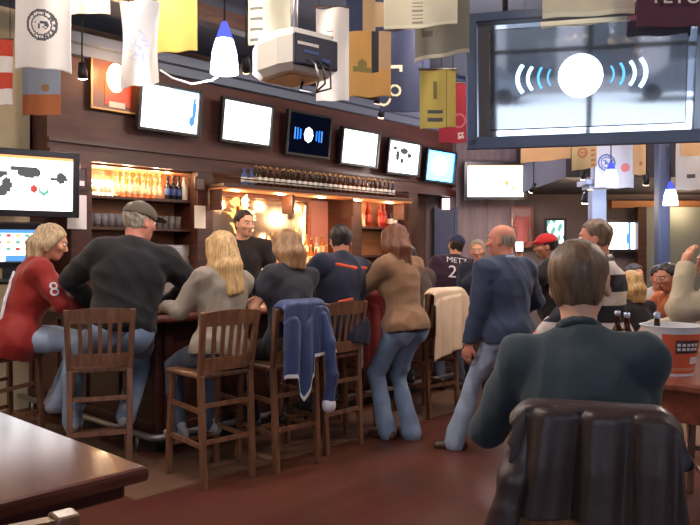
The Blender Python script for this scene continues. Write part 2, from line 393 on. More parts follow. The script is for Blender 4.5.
    if hair == 'short':
        skin('hair', big(crown+[el(q(0, -.035, -.03), (.068, .062, .062), Rh, .03)]), hm, root, h*.8, [(hc+(a-hc)*hs, b) for a, b in side], big([el(q(s*.088, .035, -.03), (.032, .055, .05), Rh, .01) for s in (-1, 1)]), (hf, 75, seed, (1, 1, .5)))
    elif hair in ('long', 'bob', 'mid'):
        dz = {'long': -.3, 'mid': -.19, 'bob': -.12}[hair]
        lk = []
        for x0, y0, x1, y1 in ((-.06, -.02, -.075, -.05), (.06, -.02, .075, -.05), (-.035, -.07, -.045, -.1), (.035, -.07, .045, -.1), (0, -.08, 0, -.11), (-.072, .01, -.085, .01), (.072, .01, .085, .01)):
            e = q(x1, y1-(.04 if hair == 'long' else 0), dz+(.06 if abs(x1) > .08 else 0)+.03*math.sin(9*x1+seed))
            mid = (q(x0, y0, .04)+e)/2+n_(0, -.015, 0)
            lk += [rc(q(x0, y0, .05), mid, .038, .042, .03), rc(mid, e, .042, .024, .03)]
        skin('hair', crown+lk, hm, root, h*.85, [(q(0, .06, .045), n_(0, .9, -.42))], [el(q(0, .115, -.04), (.066, .08, .1), Rh, .02)], (.006, 55, seed, (1, 1, .25)))
    elif hair == 'bald':
        skin('hair', [el(q(0, -.02, .012), (.0775, .094, .06), Rh, .01), el(q(0, -.04, -.03), (.062, .06, .05), Rh, .03)], hm, root, h*.7,
             [(q(0, .0, .045), n_(0, .25, 1)), (q(0, .01, 0), n_(0, 1, -.3)), (q(0, -.02, -.07), n_(0, .3, -1))], (), None)
    if cap:
        skin('cap', [el(q(0, -.012, .04), (.094, .112, .088), Rh, .01), el(q(0, .12, .045), (.07, .075, .008), Rh @ rotm(0, -12, 0), .015)], cap, root, h*.8, [(q(0, 0, .028), n_(0, -.12, -1))])
    if face:
        for s in (-1, 1):
            e = skin('eye', [el(q(s*.032, .082, .008), (.0125, .0125, .0105), Rh, .002)], M_eye, root, .003)
            skin('iris', [el(q(s*.032, .0925, .008), (.0058, .003, .0058), Rh, .002)], M_iris, e, .002)
            skin('eyebrow', [rc(q(s*.017, .095, .03), q(s*.048, .082, .031), .004, .003, .004)], hm, root, .003)
        skin('lips', [el(q(0, .0895, -.058), (.025, .0105, .006), Rh, .004), el(q(0, .0875, -.069), (.021, .0105, .0065), Rh, .004)], M_lip, root, .003)
    info = dict(root=root, top=topo, hc=hc, Rh=Rh, shL=shL, shR=shR, eL=eL, eR=eR, wL=wL, wR=wR, pel=pel, Rt=Rt, neck=neck, S=S)
    return info
def decal(target, root, name, txt, size, m, origin, right, up, off=.004, squash=1.0):
    """flat lettering laid onto a garment (all in the person's own coordinates)"""
    o = text_mesh(txt, size, name, m, root, 0.0)
    bm = bmesh.new(); bm.from_mesh(o.data)
    bmesh.ops.subdivide_edges(bm, edges=[e for e in bm.edges if e.calc_length() > size*.15], cuts=2)
    bmesh.ops.triangulate(bm, faces=bm.faces[:])
    tm = target.data; bv = BVHTree.FromPolygons([v.co.copy() for v in tm.vertices], [tuple(p.vertices) for p in tm.polygons])
    right = Vector(right).normalized(); up = Vector(up); up = (up-right*up.dot(right)).normalized(); nrm = right.cross(up)
    for v in bm.verts:
        p = Vector(origin)+right*v.co.x*squash+up*v.co.y
        hit = bv.ray_cast(p+nrm*.4, -nrm)
        v.co = (hit[0]+nrm*off) if hit[0] is not None else p
    bm.to_mesh(o.data); bm.free(); return o
# ------------------------------------------------------------------ palette
M_dark = wood('dark_stained_wood', (52, 28, 23), (78, 42, 32), .38, 3, (1, 1, 8))
M_darkh = wood('dark_panel_wood', (60, 33, 28), (84, 48, 40), .42, 2.5, (1, 6, 6))
M_stool = wood('stool_oak', (96, 63, 45), (132, 92, 67), .36, 4, (9, 9, 1.2), coat=.2)
M_table = wood('table_top_wood', (82, 44, 33), (104, 58, 43), .15, 3, (1.2, 9, 9), coat=.35, spec=.4)
M_edge = wood('table_edge_wood', (54, 26, 22), (74, 37, 30), .3, 3, (1.2, 9, 9), coat=.3)
M_redw = wood('cherry_wood', (120, 60, 45), (150, 82, 62), .35, 3, (1, 8, 8), coat=.3)
M_steel = mat('brushed_steel', (170, 168, 170), .35, .9)
M_blackp = mat('black_plastic', (24, 24, 27), .35)
M_iron = mat('dark_iron', (40, 38, 42), .5, .5)
M_white = mat('white_paint', (225, 222, 215), .6)
M_cream = mat('cream_wall', (205, 188, 150), .75, vary=.05)
M_navy = mat('navy_ceiling', (100, 112, 138), .8, vary=.12, vscale=2)
M_far = mat('mauve_brown_wall', (112, 98, 100), .8, vary=.08, vscale=3)
M_grey = mat('grey_wall', (128, 124, 124), .8, vary=.05)
M_slate = mat('slate_blue_paint', (92, 104, 128), .55)
M_glass = glassy('clear_glass', (225, 228, 230), .62)
M_brown_glass = glassy('brown_glass', (96, 48, 20), .35)
M_green_glass = glassy('green_glass', (50, 80, 50), .35)
M_amber_glass = glassy('amber_glass', (235, 150, 60), .45)
M_red_glass = glassy('red_glass', (200, 60, 45), .4)
M_clearliq = glassy('clear_liquor_glass', (248, 238, 215), .62)
M_paper = mat('white_paper', (222, 218, 212), .8)
M_capm = mat('gold_foil', (190, 150, 80), .35, .6)
M_lab = [mat('label_'+n, c, .6) for n, c in (('white', (225, 222, 215)), ('red', (170, 50, 45)), ('black', (35, 32, 32)), ('blue', (70, 90, 150)), ('cream', (220, 200, 160)))]
# ------------------------------------------------------------------ setting
def floor_mat():
    m = bpy.data.materials.new('plank_floor'); m.use_nodes = True; nt = m.node_tree; b = nt.nodes['Principled BSDF']
    tc = nt.nodes.new('ShaderNodeTexCoord'); mp = nt.nodes.new('ShaderNodeMapping'); mp.inputs['Rotation'].default_value = (0, 0, -RB)
    br = nt.nodes.new('ShaderNodeTexBrick'); br.inputs['Scale'].default_value = 1.0; br.inputs['Brick Width'].default_value = 1.5; br.inputs['Row Height'].default_value = .13
    br.inputs['Mortar Size'].default_value = .003; br.inputs['Color1'].default_value = lin((98, 54, 43)); br.inputs['Color2'].default_value = lin((108, 61, 48)); br.inputs['Mortar'].default_value = lin((76, 41, 33))
    n = nt.nodes.new('ShaderNodeTexNoise'); n.inputs['Scale'].default_value = 2.2; n.inputs['Detail'].default_value = 6
    mx = nt.nodes.new('ShaderNodeMix'); mx.data_type = 'RGBA'; mx.blend_type = 'MULTIPLY'; mx.inputs[0].default_value = .5
    nt.links.new(tc.outputs['Object'], mp.inputs[0]); nt.links.new(mp.outputs[0], br.inputs['Vector']); nt.links.new(mp.outputs[0], n.inputs['Vector'])
    nt.links.new(br.outputs['Color'], mx.inputs[6]); nt.links.new(n.outputs['Color'], mx.inputs[7]); nt.links.new(mx.outputs[2], b.inputs['Base Color'])
    b.inputs['Roughness'].default_value = .38; b.inputs['Specular IOR Level'].default_value = .4
    return m
struct('floor', MB().box((-.2, 3.9, -.05), (15, 17.2, .1)), floor_mat())
M_barfloor = wood('tan_bar_floor', (102, 73, 57), (118, 86, 68), .5, 2.5, (1, 5, 5))
struct('trim_1', MB().box((2.6, .33, .002), (5.3, .66, .008)).box((.25, 2.03, .002), (.5, 2.74, .008)), M_barfloor, W(2.43, 4.06), RB)
struct('ceiling', MB().box((-.2, 3.9, 4.05), (15, 17.2, .1)), M_navy)
struct('wall_left', MB().box((-7.45, -.8, 2), (.1, 7.6, 4)), M_cream)
struct('wall_right', MB().box((7.05, 3.9, 2), (.1, 17, 4)), M_grey)
struct('wall_bar', MB().box((3.4, 7.5, 2), (13.2, .12, 4)), mat('wall_brown', (86, 62, 54), .75, vary=.1), (0, 0, 0), RB)
struct('wall_bar_left', MB().box((.45, 7.42, 2), (5.1, .04, 4)), M_cream, (0, 0, 0), RB)
struct('wall_far', MB().box((4.2, 12.35, 2), (6, .1, 4)), M_far)
# daylight side, behind the camera: piers, sill and head around three shop windows
mb = MB(); mb.box((0, -4.5, .4), (14.5, .16, .8)); mb.box((0, -4.5, 3.65), (14.5, .16, .7))
edges = [-7.25, -5.6, -2.35, -1.75, 1.9, 2.5, 5.9, 7.1]
for i in range(0, 8, 2): mb.box(((edges[i]+edges[i+1])/2, -4.5, 2.05), (edges[i+1]-edges[i], .16, 2.5))
struct('wall_front', mb, mat('wall_front_paint', (110, 112, 120), .8))
M_frame = mat('window_frame_paint', (58, 62, 72), .5); M_pane = glassy('window_pane', (245, 248, 250), .97, .02)
for i, (a, b) in enumerate(((-5.6, -2.35), (-1.75, 1.9), (2.5, 5.9))):
    w = MB(); c = (a+b)/2
    for x in (a+.04, c, b-.04): w.box((x, -4.5, 2.05), (.08, .1, 2.5))
    for z in (.84, 2.5, 3.26): w.box((c, -4.5, z), (b-a, .1, .08))
    o = struct('window_%d' % (i+1), w, M_frame)
    pn = MB().box((c, -4.5, 2.05), (b-a-.02, .008, 2.46)).build('pane', M_pane, o)
M_snow = mat('packed_snow', (235, 238, 245), .9, vary=.08, vscale=.3)
struct('ground_street', MB().box((0, -24, -.2), (90, 39, .1)), M_snow)
# the shops across the street
bd = thing('building', 'long grey shopfront row across the snowy street', 'building', (0, -26, -.15))
bm_ = MB().box((0, 0, 3.0), (60, 4, 6)).box((0, 2.2, 4.2), (60, .6, .5)); bm_.build('wall', mat('street_brick', (150, 146, 150), .9, vary=.1), bd)
MB().box((0, 0, 6.15), (61, 5, .4)).build('roof', mat('snowy_roof', (228, 232, 240), .9), bd)
for i in range(16):
    MB().box((-26+i*3.4, 2.02, 2.0), (2.2, .1, 2.6)).build('window', mat('shop_glass', (50, 56, 66), .2) if i == 0 else bpy.data.materials['shop_glass'], bd)
for i, (x, c) in enumerate(((-7, (90, 96, 110)), (1.2, (70, 74, 84)), (8.5, (140, 60, 56)))):
    cr = thing('car', ['grey car parked across the street', 'dark car parked in the middle of the far kerb', 'red car parked across the street'][i], 'car', (x, -20.5, -.15))
    prof = [(-2.1, .35), (-2.15, .8), (-1.3, .95), (-.8, 1.42), (.7, 1.45), (1.35, .98), (2.1, .85), (2.15, .35)]
    vs = [(x_, -.85, z) for x_, z in prof]+[(x_, .85, z) for x_, z in prof]; n = len(prof)
    MB().add(vs, [tuple(range(n)), tuple(range(2*n-1, n-1, -1))]+[(k, k+n, (k+1) % n+n, (k+1) % n) for k in range(n)]).build('body', mat('car_paint_%d' % i, c, .3), cr)
    for wx in (-1.35, 1.35):
        for wy in (-.75, .75): MB().tube([(wx, wy-.1, .33), (wx, wy+.1, .33)], .33, 16).build('wheel', M_blackp, cr)
# soffit with its crown, beam, bulkhead
M_soffit = wood('soffit_wood', (70, 40, 36), (92, 56, 50), .5, 2, (1, 5, 5))
struct('wall_soffit', MB().box((3.42, 0, 0), (6.88, .46, 1.12)), M_soffit, W(3.15, 7.2, 3.06), RB)
struct('trim_2', MB().box((3.42, 0, 0), (6.95, .56, .1)).box((3.42, -.02, .1), (6.95, .7, .1)), mat('crown_paint', (110, 120, 142), .6), W(3.15, 7.16, 3.58), RB)
struct('trim_3', MB().box((3.42, 0, 0), (6.88, .05, .1)).box((3.42, .005, .14), (6.88, .03, .04)), M_dark, W(3.15, 6.94, 2.53), RB)
struct('trim_4', MB().box((2, 0, 0), (12, .14, .16)), M_dark, W(1.0, 5.75, 3.84), RB)
struct('wall_bulkhead', MB().box((4.95, 10.9, 3.27), (4.2, 2.8, 1.45)), mat('bulkhead_paint', (62, 58, 66), .8, vary=.1, vscale=2))
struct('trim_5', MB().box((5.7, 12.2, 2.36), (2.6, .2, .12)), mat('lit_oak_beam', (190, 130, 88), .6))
struct('wall_far_panel', MB().box((2.3, 12.27, 2.0), (1.0, .04, 4.0)).box((2.5, 12.26, 2.0), (.34, .08, 4.0)), wood('far_panel_wood', (112, 96, 104), (136, 118, 124), .7, 2, (6, 1, 1)))
struct('door_1', MB().box((1.62, 12.2, 1.15), (.3, .05, 2.3)).box((1.45, 12.19, 1.15), (.05, .08, 2.36)).box((1.79, 12.19, 1.15), (.05, .08, 2.36)), mat('deep_blue_door', (46, 54, 88), .5))
struct('wall_pilaster', MB().box((0, 0, 1.8), (.3, .12, 3.6)), M_cream, W(2.94, 7.33), RB)
c = MB(); p = P(597, 200, 8.9)
c.box((p.x, 8.9, 1.16), (.17, .17, 2.32)); c.box((p.x, 8.9, 2.36), (.28, .28, .05)); c.box((p.x, 8.9, 2.41), (.38, .38, .06)); c.box((p.x, 8.9, .06), (.26, .26, .12)); c.box((p.x, 8.9, 3.2), (.12, .12, 1.55))
struct('column_right', c, mat('pale_blue_column', (160, 176, 210), .6))
p = P(662, 200, 8.2); struct('column_dark', MB().box((p.x, 8.2, 2.0), (.13, .13, 4.0), bev=.01).box((p.x, 8.2, .08), (.2, .2, .16)), mat('dark_blue_post', (56, 66, 96), .5))
struct('wall_far_right', MB().box((5.85, 11.9, 1.15), (2.1, .1, 2.3)), mat('green_grey_panel', (112, 118, 116), .6))
struct('trim_6', MB().box((4.8, 11.9, 1.15), (.14, .16, 2.3)), M_dark)
struct('baseboard_far', MB().box((4.2, 12.27, .07), (6, .04, .14)), M_dark)
struct('baseboard_left', MB().box((-7.37, -.8, .07), (.04, 7.6, .14)), M_dark)
struct('baseboard_right', MB().box((6.97, 3.9, .07), (.04, 16.6, .14)), M_dark)
# ------------------------------------------------------------------ the bar
bar = thing('bar_counter', 'long dark wood bar counter turning a corner with a steel foot rail', 'bar counter', W(2.92, 4.75), RB)
M_bartop = wood('bar_top_wood', (62, 36, 28), (88, 54, 40), .18, 3, (1, 8, 8), coat=.5)
MB().box((2.75, .33, 1.055), (5.5, .66, .05), bev=.012).box((.34, 1.29, 1.055), (.68, 1.27, .05), bev=.012).box((.19, 2.24, 1.055), (.38, .66, .05), bev=.012).build('counter_top', M_bartop, bar)
MB().tube([(.02, 2.58, 1.05), (.02, .06, 1.05), (.06, .02, 1.05), (5.5, .02, 1.05)], .032, 12).build('arm_rail', M_redw, bar)
fp = MB(); fp.box((2.87, .19, .56), (5.3, .04, .94))
for i in range(10): fp.box((.25+i*.58, .165, .56), (.07, .03, .94), bev=.006)
for z in (.16, .98): fp.box((2.87, .165, z), (5.3, .03, .1), bev=.006)
fp.build('front_panel', M_dark, bar)
fp = MB(); fp.box((.19, 1.38, .56), (.04, 2.4, .94))
for i in range(5): fp.box((.165, .22+i*.56, .56), (.03, .07, .94), bev=.006)
for z in (.16, .98): fp.box((.165, 1.38, z), (.03, 2.4, .1), bev=.006)
fp.build('end_panel', M_dark, bar)
MB().box((2.85, .21, .05), (5.35, .1, .1)).box((.21, 1.38, .05), (.1, 2.4, .1)).build('plinth', M_blackp, bar)
MB().tube([(.06, 2.5, .14), (.06, .12, .14), (.12, .06, .14), (5.45, .06, .14)], .027, 12).build('foot_rail', M_steel, bar)
for q in ((.06, 2.2), (.06, 1.2), (.06, .3), (.5, .06), (1.6, .06), (2.7, .06), (3.8, .06), (4.9, .06)):
    MB().tube([(q[0], q[1], .14), (q[0], q[1], 0)], .016, 8).build('rail_bracket', M_steel, bar)
struct('trim_7', MB().box((2.75, 1.2, .085), (4.2, 1.1, .17)), M_blackp, W(3.75, 4.75), RB)     # the raised boards the staff stand on
# ------------------------------------------------------------------ the back bar
bb = thing('back_bar', 'dark wood back bar cabinet with lit shelves and a mirror behind the counter', 'back bar', W(3.33, 7.4), RB)
MB().box((2.85, -.3, .46), (5.7, .58, .92)).box((2.85, -.31, .94), (5.74, .64, .05), bev=.01).build('base_cabinet', M_dark, bb)
for k in range(9):
    d = MB().box((.35+k*.63, -.605, .48), (.56, .025, .74), bev=.006).build('door', M_darkh, bb); MB().tube([(.55+k*.63, -.64, .55), (.55+k*.63, -.64, .68)], .008, 8).build('handle', M_steel, d)
for u in (.115, 1.61, 4.2, 5.5): MB().box((u, -.26, 1.72), (.22, .5, 1.52), bev=.008).build('post', M_dark, bb)
M_shelf = wood('lit_shelf_wood', (150, 92, 58), (180, 118, 78), .5, 2, (1, 6, 6))
MB().box((.865, -.02, 1.72), (1.28, .03, 1.5)).build('shelf_back', M_shelf, bb); MB().box((4.85, -.02, 1.72), (1.1, .03, 1.5)).build('shelf_back', M_shelf, bb)
for z in (2.14, 1.81, 1.5): MB().box((.865, -.2, z), (1.27, .36, .03)).build('shelf', M_dark, bb)
for z in (1.92, 1.5): MB().box((4.85, -.2, z), (1.08, .36, .03)).build('shelf', M_dark, bb)
MB().box((.865, -.2, 2.475), (1.28, .38, .03)).build('shelf_top', M_shelf, bb); MB().box((4.85, -.2, 2.475), (1.1, .38, .03)).build('shelf_top', M_shelf, bb)
M_mirror = mat('smoked_mirror', (188, 160, 140), .12, .95)
MB().box((2.72, -.03, 1.63), (1.95, .02, 1.32)).build('mirror', M_mirror, bb)
fm = MB()
for x in (1.73, 3.7): fm.box((x, -.05, 1.63), (.05, .05, 1.36))
for z in (.99, 2.29): fm.box((2.72, -.05, z), (1.98, .05, .05))
fm.build('mirror_frame', M_redw, bb)
MB().box((3.9, -.03, 1.63), (.38, .03, 1.32)).build('pink_panel', mat('rose_panel', (165, 110, 104), .6), bb)
MB().box((1.15, -.37, 1.36), (.62, .02, .5)).build('cooler_door', mat('frosted_cooler_glass', (170, 168, 168), .25, .4), bb)
MB().box((1.15, -.36, 1.36), (.68, .012, .56)).build('cooler_frame', M_steel, bb)
E_strip = emis('warm_led', (255, 222, 172), 30.0)
for (u, w, z) in ((.72, 1.0, 2.22), (4.55, .5, 1.99)): MB().box((u, -.045, z+.03), (w, .02, .18)).build('light_strip', E_strip, bb)
bs = thing('bottle_shelf', 'dark ledge shelf for beer bottles under the row of wall televisions', 'shelf', W(4.95, 6.71, 2.3), RB)
MB().box((1.72, 0, .02), (3.45, .34, .04), bev=.006).build('board', M_dark, bs)
MB().box((1.72, .0, -.012), (3.4, .32, .02)).build('underside', mat('honey_ply', (200, 130, 78), .5), bs)
MB().tube([(0, -.16, .1), (3.45, -.16, .1)], .007, 8).build('guard_rail', M_iron, bs)
for k in range(5): MB().lathe([(.0, -.03), (.045, -.03), (.05, -.022)], 16, c=(.3+k*.7, 0, 0)).build('downlight', emis('downlight_warm', (255, 225, 180), 30.0) if k == 0 else bpy.data.materials['downlight_warm'], bs)
for k in range(4): MB().box((.05+k*1.11, .06, -.14), (.03, .2, .24)).build('bracket', M_dark, bs)
# tiers of bottles on the back counter
ds = thing('bottle_display', 'stepped lit liquor display on the back bar counter before the mirror', 'display', W(6.25, 7.0, .97), RB)
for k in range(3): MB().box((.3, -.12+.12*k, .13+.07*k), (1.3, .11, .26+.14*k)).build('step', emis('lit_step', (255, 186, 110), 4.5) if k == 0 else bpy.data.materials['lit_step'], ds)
# ------------------------------------------------------------------ bottles and glasses
def bottle_mesh(name, h, r, glass, label, capm, neck=.38):
    s = h/.3
    pr = [(0, 0), (r*.9, 0), (r, .01), (r, h*.18), (r*1.02, h*.185), (r*1.02, h*.45), (r, h*.455), (r, h*(1-neck-.08)), (r*.8, h*(1-neck)), (r*.42, h*(1-neck+.1)), (r*.36, h*.9), (r*.45, h*.91), (r*.45, h*.995), (0, h)]
    mi = [0, 0, 0, 1, 1, 1, 0, 0, 0, 0, 2, 2, 2]
    return MB().lathe(pr, 14, mats=mi).build(name, [glass, label, capm])
def spread_set(proto, spots, labels, group, first=True):
    for i, (u, v, z) in enumerate(spots):
        o = proto if i == 0 else dup(proto, (0, 0, 0))
        o.location = W(u, v, z); o.rotation_euler = (0, 0, random.uniform(0, 6)); tag(o, labels if isinstance(labels, str) else labels[i], 'bottle', group)
b = bottle_mesh('liquor_bottle', .22, .036, M_clearliq, M_lab[4], M_capm); spread_set(b, [(3.64+.078*i, 7.12+.03*(i % 2), 2.156) for i in range(12)], 'clear liquor bottle glowing in front of the strip on the upper left shelf', 'glowing bottles on the left shelf')
b = bottle_mesh('liquor_bottle', .31, .038, M_amber_glass, M_lab[4], M_capm); spread_set(b, [(4.02+.075*i, 7.23, 2.156) for i in range(8)], 'tall amber bottle at the back of the upper left shelf', 'tall amber bottles on the left shelf')
b = bottle_mesh('liquor_bottle', .27, .036, mat('dark_bottle_glass', (32, 30, 40), .15), M_lab[3], M_lab[2]); spread_set(b, [(4.56+.075*i, 7.08, 2.156) for i in range(3)], 'dark bottle at the right end of the upper left shelf', 'dark bottles on the left shelf')
b = bottle_mesh('liquor_bottle', .27, .038, M_lab[0], M_lab[0], M_lab[0]); spread_set(b, [(4.775, 7.08, 2.156)], 'white bottle at the right end of the upper left shelf', None)
b = bottle_mesh('beer_bottle', .235, .031, M_brown_glass, M_lab[0], M_capm); spread_set(b, [(5.52+.092*i, 6.62, 2.341) for i in range(28)], 'brown beer bottle with a white label in the front row of the ledge', 'beer bottles in the front row of the ledge')
b = bottle_mesh('beer_bottle', .27, .031, M_green_glass, M_lab[4], M_capm); spread_set(b, [(5.58+.115*i, 6.76, 2.341) for i in range(22)], 'green bottle in the back row of the ledge', 'green bottles in the back row of the ledge')
b = bottle_mesh('blue_can_bottle', .2, .04, M_lab[3], M_lab[0], M_lab[3]); spread_set(b, [(5.3, 6.63, 2.341), (5.4, 6.63, 2.341)], 'blue and white bottle at the left end of the ledge', 'blue and white bottles')
cl = [(M_clearliq, 4), (M_amber_glass, 4), (M_red_glass, 0)]
for k in range(3):
    for j, (g, l) in enumerate(cl):
        b = bottle_mesh('liquor_bottle', (.26, .29, .24)[j], .037, g, M_lab[(0, 4, 2)[j]], M_capm)
        spread_set(b, [(6.0+.1*(3*i+j)+.03*k, 6.88+.12*k, 1.232+.14*k) for i in range(4 if j < 2 else 3)],
                   ['clear', 'amber', 'red'][j]+' bottle on the '+['lowest', 'middle', 'highest'][k]+' step of the lit display', ['clear', 'amber', 'red'][j]+' bottles on the '+['lowest', 'middle', 'highest'][k]+' step')
b = bottle_mesh('liquor_bottle', .24, .037, M_clearliq, M_lab[4], M_capm); spread_set(b, [(7.68+.085*i, 7.15, 1.936) for i in range(5)], 'clear glowing bottle on the right back shelf', 'glowing bottles on the right shelf')
b = bottle_mesh('liquor_bottle', .38, .042, M_red_glass, M_lab[1], M_lab[1]); spread_set(b, [(8.0, 7.1, 1.936), (8.3, 7.1, 1.936), (8.43, 7.14, 1.936)], 'tall red bottle on the right back shelf', 'red bottles on the right shelf')
b = bottle_mesh('liquor_bottle', .3, .04, mat('plum_bottle_glass', (70, 40, 48), .2), M_lab[0], M_lab[2]); spread_set(b, [(8.54, 7.12, 1.936), (8.63, 7.1, 1.936)], 'dark bottle with a white label on the right back shelf', 'dark bottles on the right shelf')
def glass_mesh(name, h, r, m): return MB().lathe([(0, 0), (r*.8, 0), (r, h), (r*.93, h), (r*.72, .012), (0, .012)], 14).build(name, m)
g0 = glass_mesh('pint_glass', .14, .04, M_glass)
for i in range(14):
    o = g0 if i == 0 else dup(g0, (0, 0, 0)); o.location = W(3.64+.082*(i % 14), 7.1, 1.825); tag(o, 'clear pint glass in the front row of the middle left shelf', 'glass', 'pint glasses on the middle shelf')
g1 = glass_mesh('tumbler', .1, .042, M_glass)
for i in range(7):
    o = g1 if i == 0 else dup(g1, (0, 0, 0)); o.location = W(3.64+.09*i, 7.08, 1.515); tag(o, 'short clear tumbler on the lowest left shelf', 'glass', 'tumblers on the lowest shelf')
cup = MB().lathe([(0, 0), (.03, 0), (.045, .03), (.048, .08), (.042, .08), (.04, .03), (0, .01)], 16).build('cup', M_white)
for i in range(2):
    o = cup if i == 0 else dup(cup, (0, 0, 0)); o.location = W(3.72+.16*i, 7.04, 1.62); o.location = W(3.8+.16*i, 6.92, .97); tag(o, 'white cup on the back counter below the left shelves', 'cup', 'white cups on the back counter')
# ragged amber glowing shape, and a glowing streak standing for a mirror reflection
lp = thing('glow_shape', 'ragged amber glowing shape on the mirror behind the barman', 'lamp', W(5.83, 7.34, 2.0), RB)
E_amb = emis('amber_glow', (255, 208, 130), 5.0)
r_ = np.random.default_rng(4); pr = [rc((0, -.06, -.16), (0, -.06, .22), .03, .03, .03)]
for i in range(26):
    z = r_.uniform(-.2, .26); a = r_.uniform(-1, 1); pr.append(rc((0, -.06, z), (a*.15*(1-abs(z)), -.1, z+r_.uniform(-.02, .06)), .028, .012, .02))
skin('glow_body', pr, E_amb, lp, .012); MB().box((0, -.01, 0), (.1, .02, .3)).build('back_plate', M_capm, lp)
lp = thing('reflection_streak', 'slim glowing amber streak standing for a reflection in the mirror beside the bottle display', 'lamp', W(6.86, 7.28, 1.1), RB)
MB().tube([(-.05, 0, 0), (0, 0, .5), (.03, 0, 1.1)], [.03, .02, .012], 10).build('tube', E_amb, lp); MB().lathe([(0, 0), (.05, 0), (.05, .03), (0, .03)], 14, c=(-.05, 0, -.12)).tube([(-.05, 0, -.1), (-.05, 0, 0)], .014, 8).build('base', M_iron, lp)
# paper notices on the posts
def sheet(name, label, cat, px, py, v, w, h, m, frame=None):
    p = on_v(px, py, v); t = thing(name, label, cat, p, RB)
    MB().box((0, 0, 0), (w, .006, h)).build('paper' if not frame else 'print', m, t)
    if frame:
        f = MB()
        for s in (-1, 1): f.box((s*w/2, -.004, 0), (.02, .02, h+.02)); f.box((0, -.004, s*h/2), (w+.02, .02, .02))
        f.build('frame', frame, t)
    return t
sheet('paper_notice', 'white paper notice pinned to the left post of the back bar', 'notice', 77, 212, 6.88, .2, .34, M_paper)
t = sheet('framed_notice', 'small dark framed notice above the white paper on the left post', 'notice', 77, 178, 6.88, .2, .22, mat('dark_print', (66, 50, 50), .5), M_dark)
for s in (-1, 1): MB().box((s*.045, -.006, -.05), (.06, .006, .05)).build('white_card', M_paper, t)
sheet('paper_notice', 'white paper notice pinned to the post right of the lit left shelves', 'notice', 200, 217, 6.88, .15, .26, M_paper)
sheet('framed_notice', 'small grey print on the post right of the lit left shelves', 'notice', 200, 184, 6.88, .13, .14, mat('grey_print', (120, 110, 108), .5), M_dark)

for px, py in ((220, 191.5), (314, 193)):
    t = thing('blue_light', 'tiny blue bulb hanging under the ledge '+('left of' if px < 250 else 'well to the right of')+' the barman', 'lamp', on_v(px, py, 6.75)); sz_ = 2.28-t.location.z
    MB().lathe([(0, -.022), (.018, -.012), (.022, 0), (.014, .018), (0, .02)], 12).build('bulb', emis('blue_bulb', (90, 130, 255), 8.0) if px < 250 else bpy.data.materials['blue_bulb'], t); MB().tube([(0, 0, .018), (0, 0, max(.03, sz_))], .004, 6).build('cord', M_blackp, t)
# ------------------------------------------------------------------ painted flat grids (screens, flags)
def grid(w, h, nx, ny, fn, bend=None, thick=0.0):
    """panel in x (width) and z (height, hanging down from 0); fn(s, t) picks the face's material, s 0..1 across, t 0..1 down"""
    mb = MB()
    def pt(i, j, off):
        s, t = i/nx, j/ny; y = 0; dx = 0; dz = 0
        if bend: dx, y, dz = bend(s, t)
        return ((s-.5)*w+dx, y+off, -t*h+dz)
    vs = [pt(i, j, 0) for j in range(ny+1) for i in range(nx+1)]
    fs = [(j*(nx+1)+i, j*(nx+1)+i+1, (j+1)*(nx+1)+i+1, (j+1)*(nx+1)+i) for j in range(ny) for i in range(nx)]
    ms = [fn((i+.5)/nx, (j+.5)/ny) for j in range(ny) for i in range(nx)]
    layers = [0] if not thick else [0, thick]
    for L in layers:
        o = len(mb.v); mb.v += [(a, b+L, c) for a, b, c in vs]
        for f, m in zip(fs, ms): mb.f.append(tuple(q+o for q in f)); mb.m.append(m); mb.sm.append(bend is not None)
    if thick:
        n = len(vs); rim = [i for i in range(nx+1)]+[(j+1)*(nx+1)+nx for j in range(ny)]+[ny*(nx+1)+i for i in range(nx-1, -1, -1)]+[j*(nx+1) for j in range(ny-1, 0, -1)]
        for a, b in zip(rim, rim[1:]+rim[:1]):
            mb.f.append((a, b, b+n, a+n)); mb.m.append(fn(.01, .99)); mb.sm.append(False)
    return mb
E = {k: emis('screen_'+k, c, s) for k, c, s in (('white', (250, 252, 255), 2.6), ('cool', (215, 238, 255), 2.4), ('grey', (120, 118, 118), .6), ('dark', (20, 26, 50), .25), ('blue', (40, 120, 255), 1.6),
     ('cyan', (50, 140, 255), 20.0), ('red', (220, 90, 80), .9), ('green', (120, 190, 170), 1.0), ('orange', (255, 150, 90), 2.0), ('navy', (14, 18, 40), .12), ('pale', (180, 220, 250), 2.0), ('mid', (90, 150, 230), 1.2))}
EL = list(E.values()); EI = {k: i for i, k in enumerate(E)}
def tv(name, label, loc, rotz, w, h, fn, tilt=0.0, nx=60, ny=40, bez=.035, depth=.07, cat='television', mount=True):
    t = thing(name, label, cat, loc, rotz); R = Matrix.Rotation(-tilt, 3, 'X')
    f = MB()
    for s in (-1, 1): f.box((s*(w/2+bez/2), 0, 0), (bez, depth, h+2*bez), bev=.006, R=None)
    for s in (-1, 1): f.box((0, 0, s*(h/2+bez/2)), (w, depth, bez), bev=.006)
    f.box((0, depth*.35, 0), (w, depth*.6, h))
    def rot(mb): mb.v = [tuple(R @ Vector(v)) for v in mb.v]; return mb
    rot(f).build('bezel', M_blackp, t)
    g = grid(w, h, nx, ny, fn); g.v = [(a, b-depth*.05, c+h/2) for a, b, c in g.v]; rot(g).build('screen', EL, t)
    if mount: MB().box((0, depth+.02, 0), (.16, .12, .2)).build('wall_mount', M_iron, t)
    return t
def ell(s, t, cs, ct, a, b): return ((s-cs)/a)**2+((t-ct)/b)**2 < 1
I = EI
def f_plain(s, t): return I['white']
def f_tv1(s, t):
    if ell(s, t, .93, .42, .035, .3) or ell(s, t, .9, .7, .05, .12): return I['mid']
    return I['pale'] if t < .04 and s > .5 else I['white']
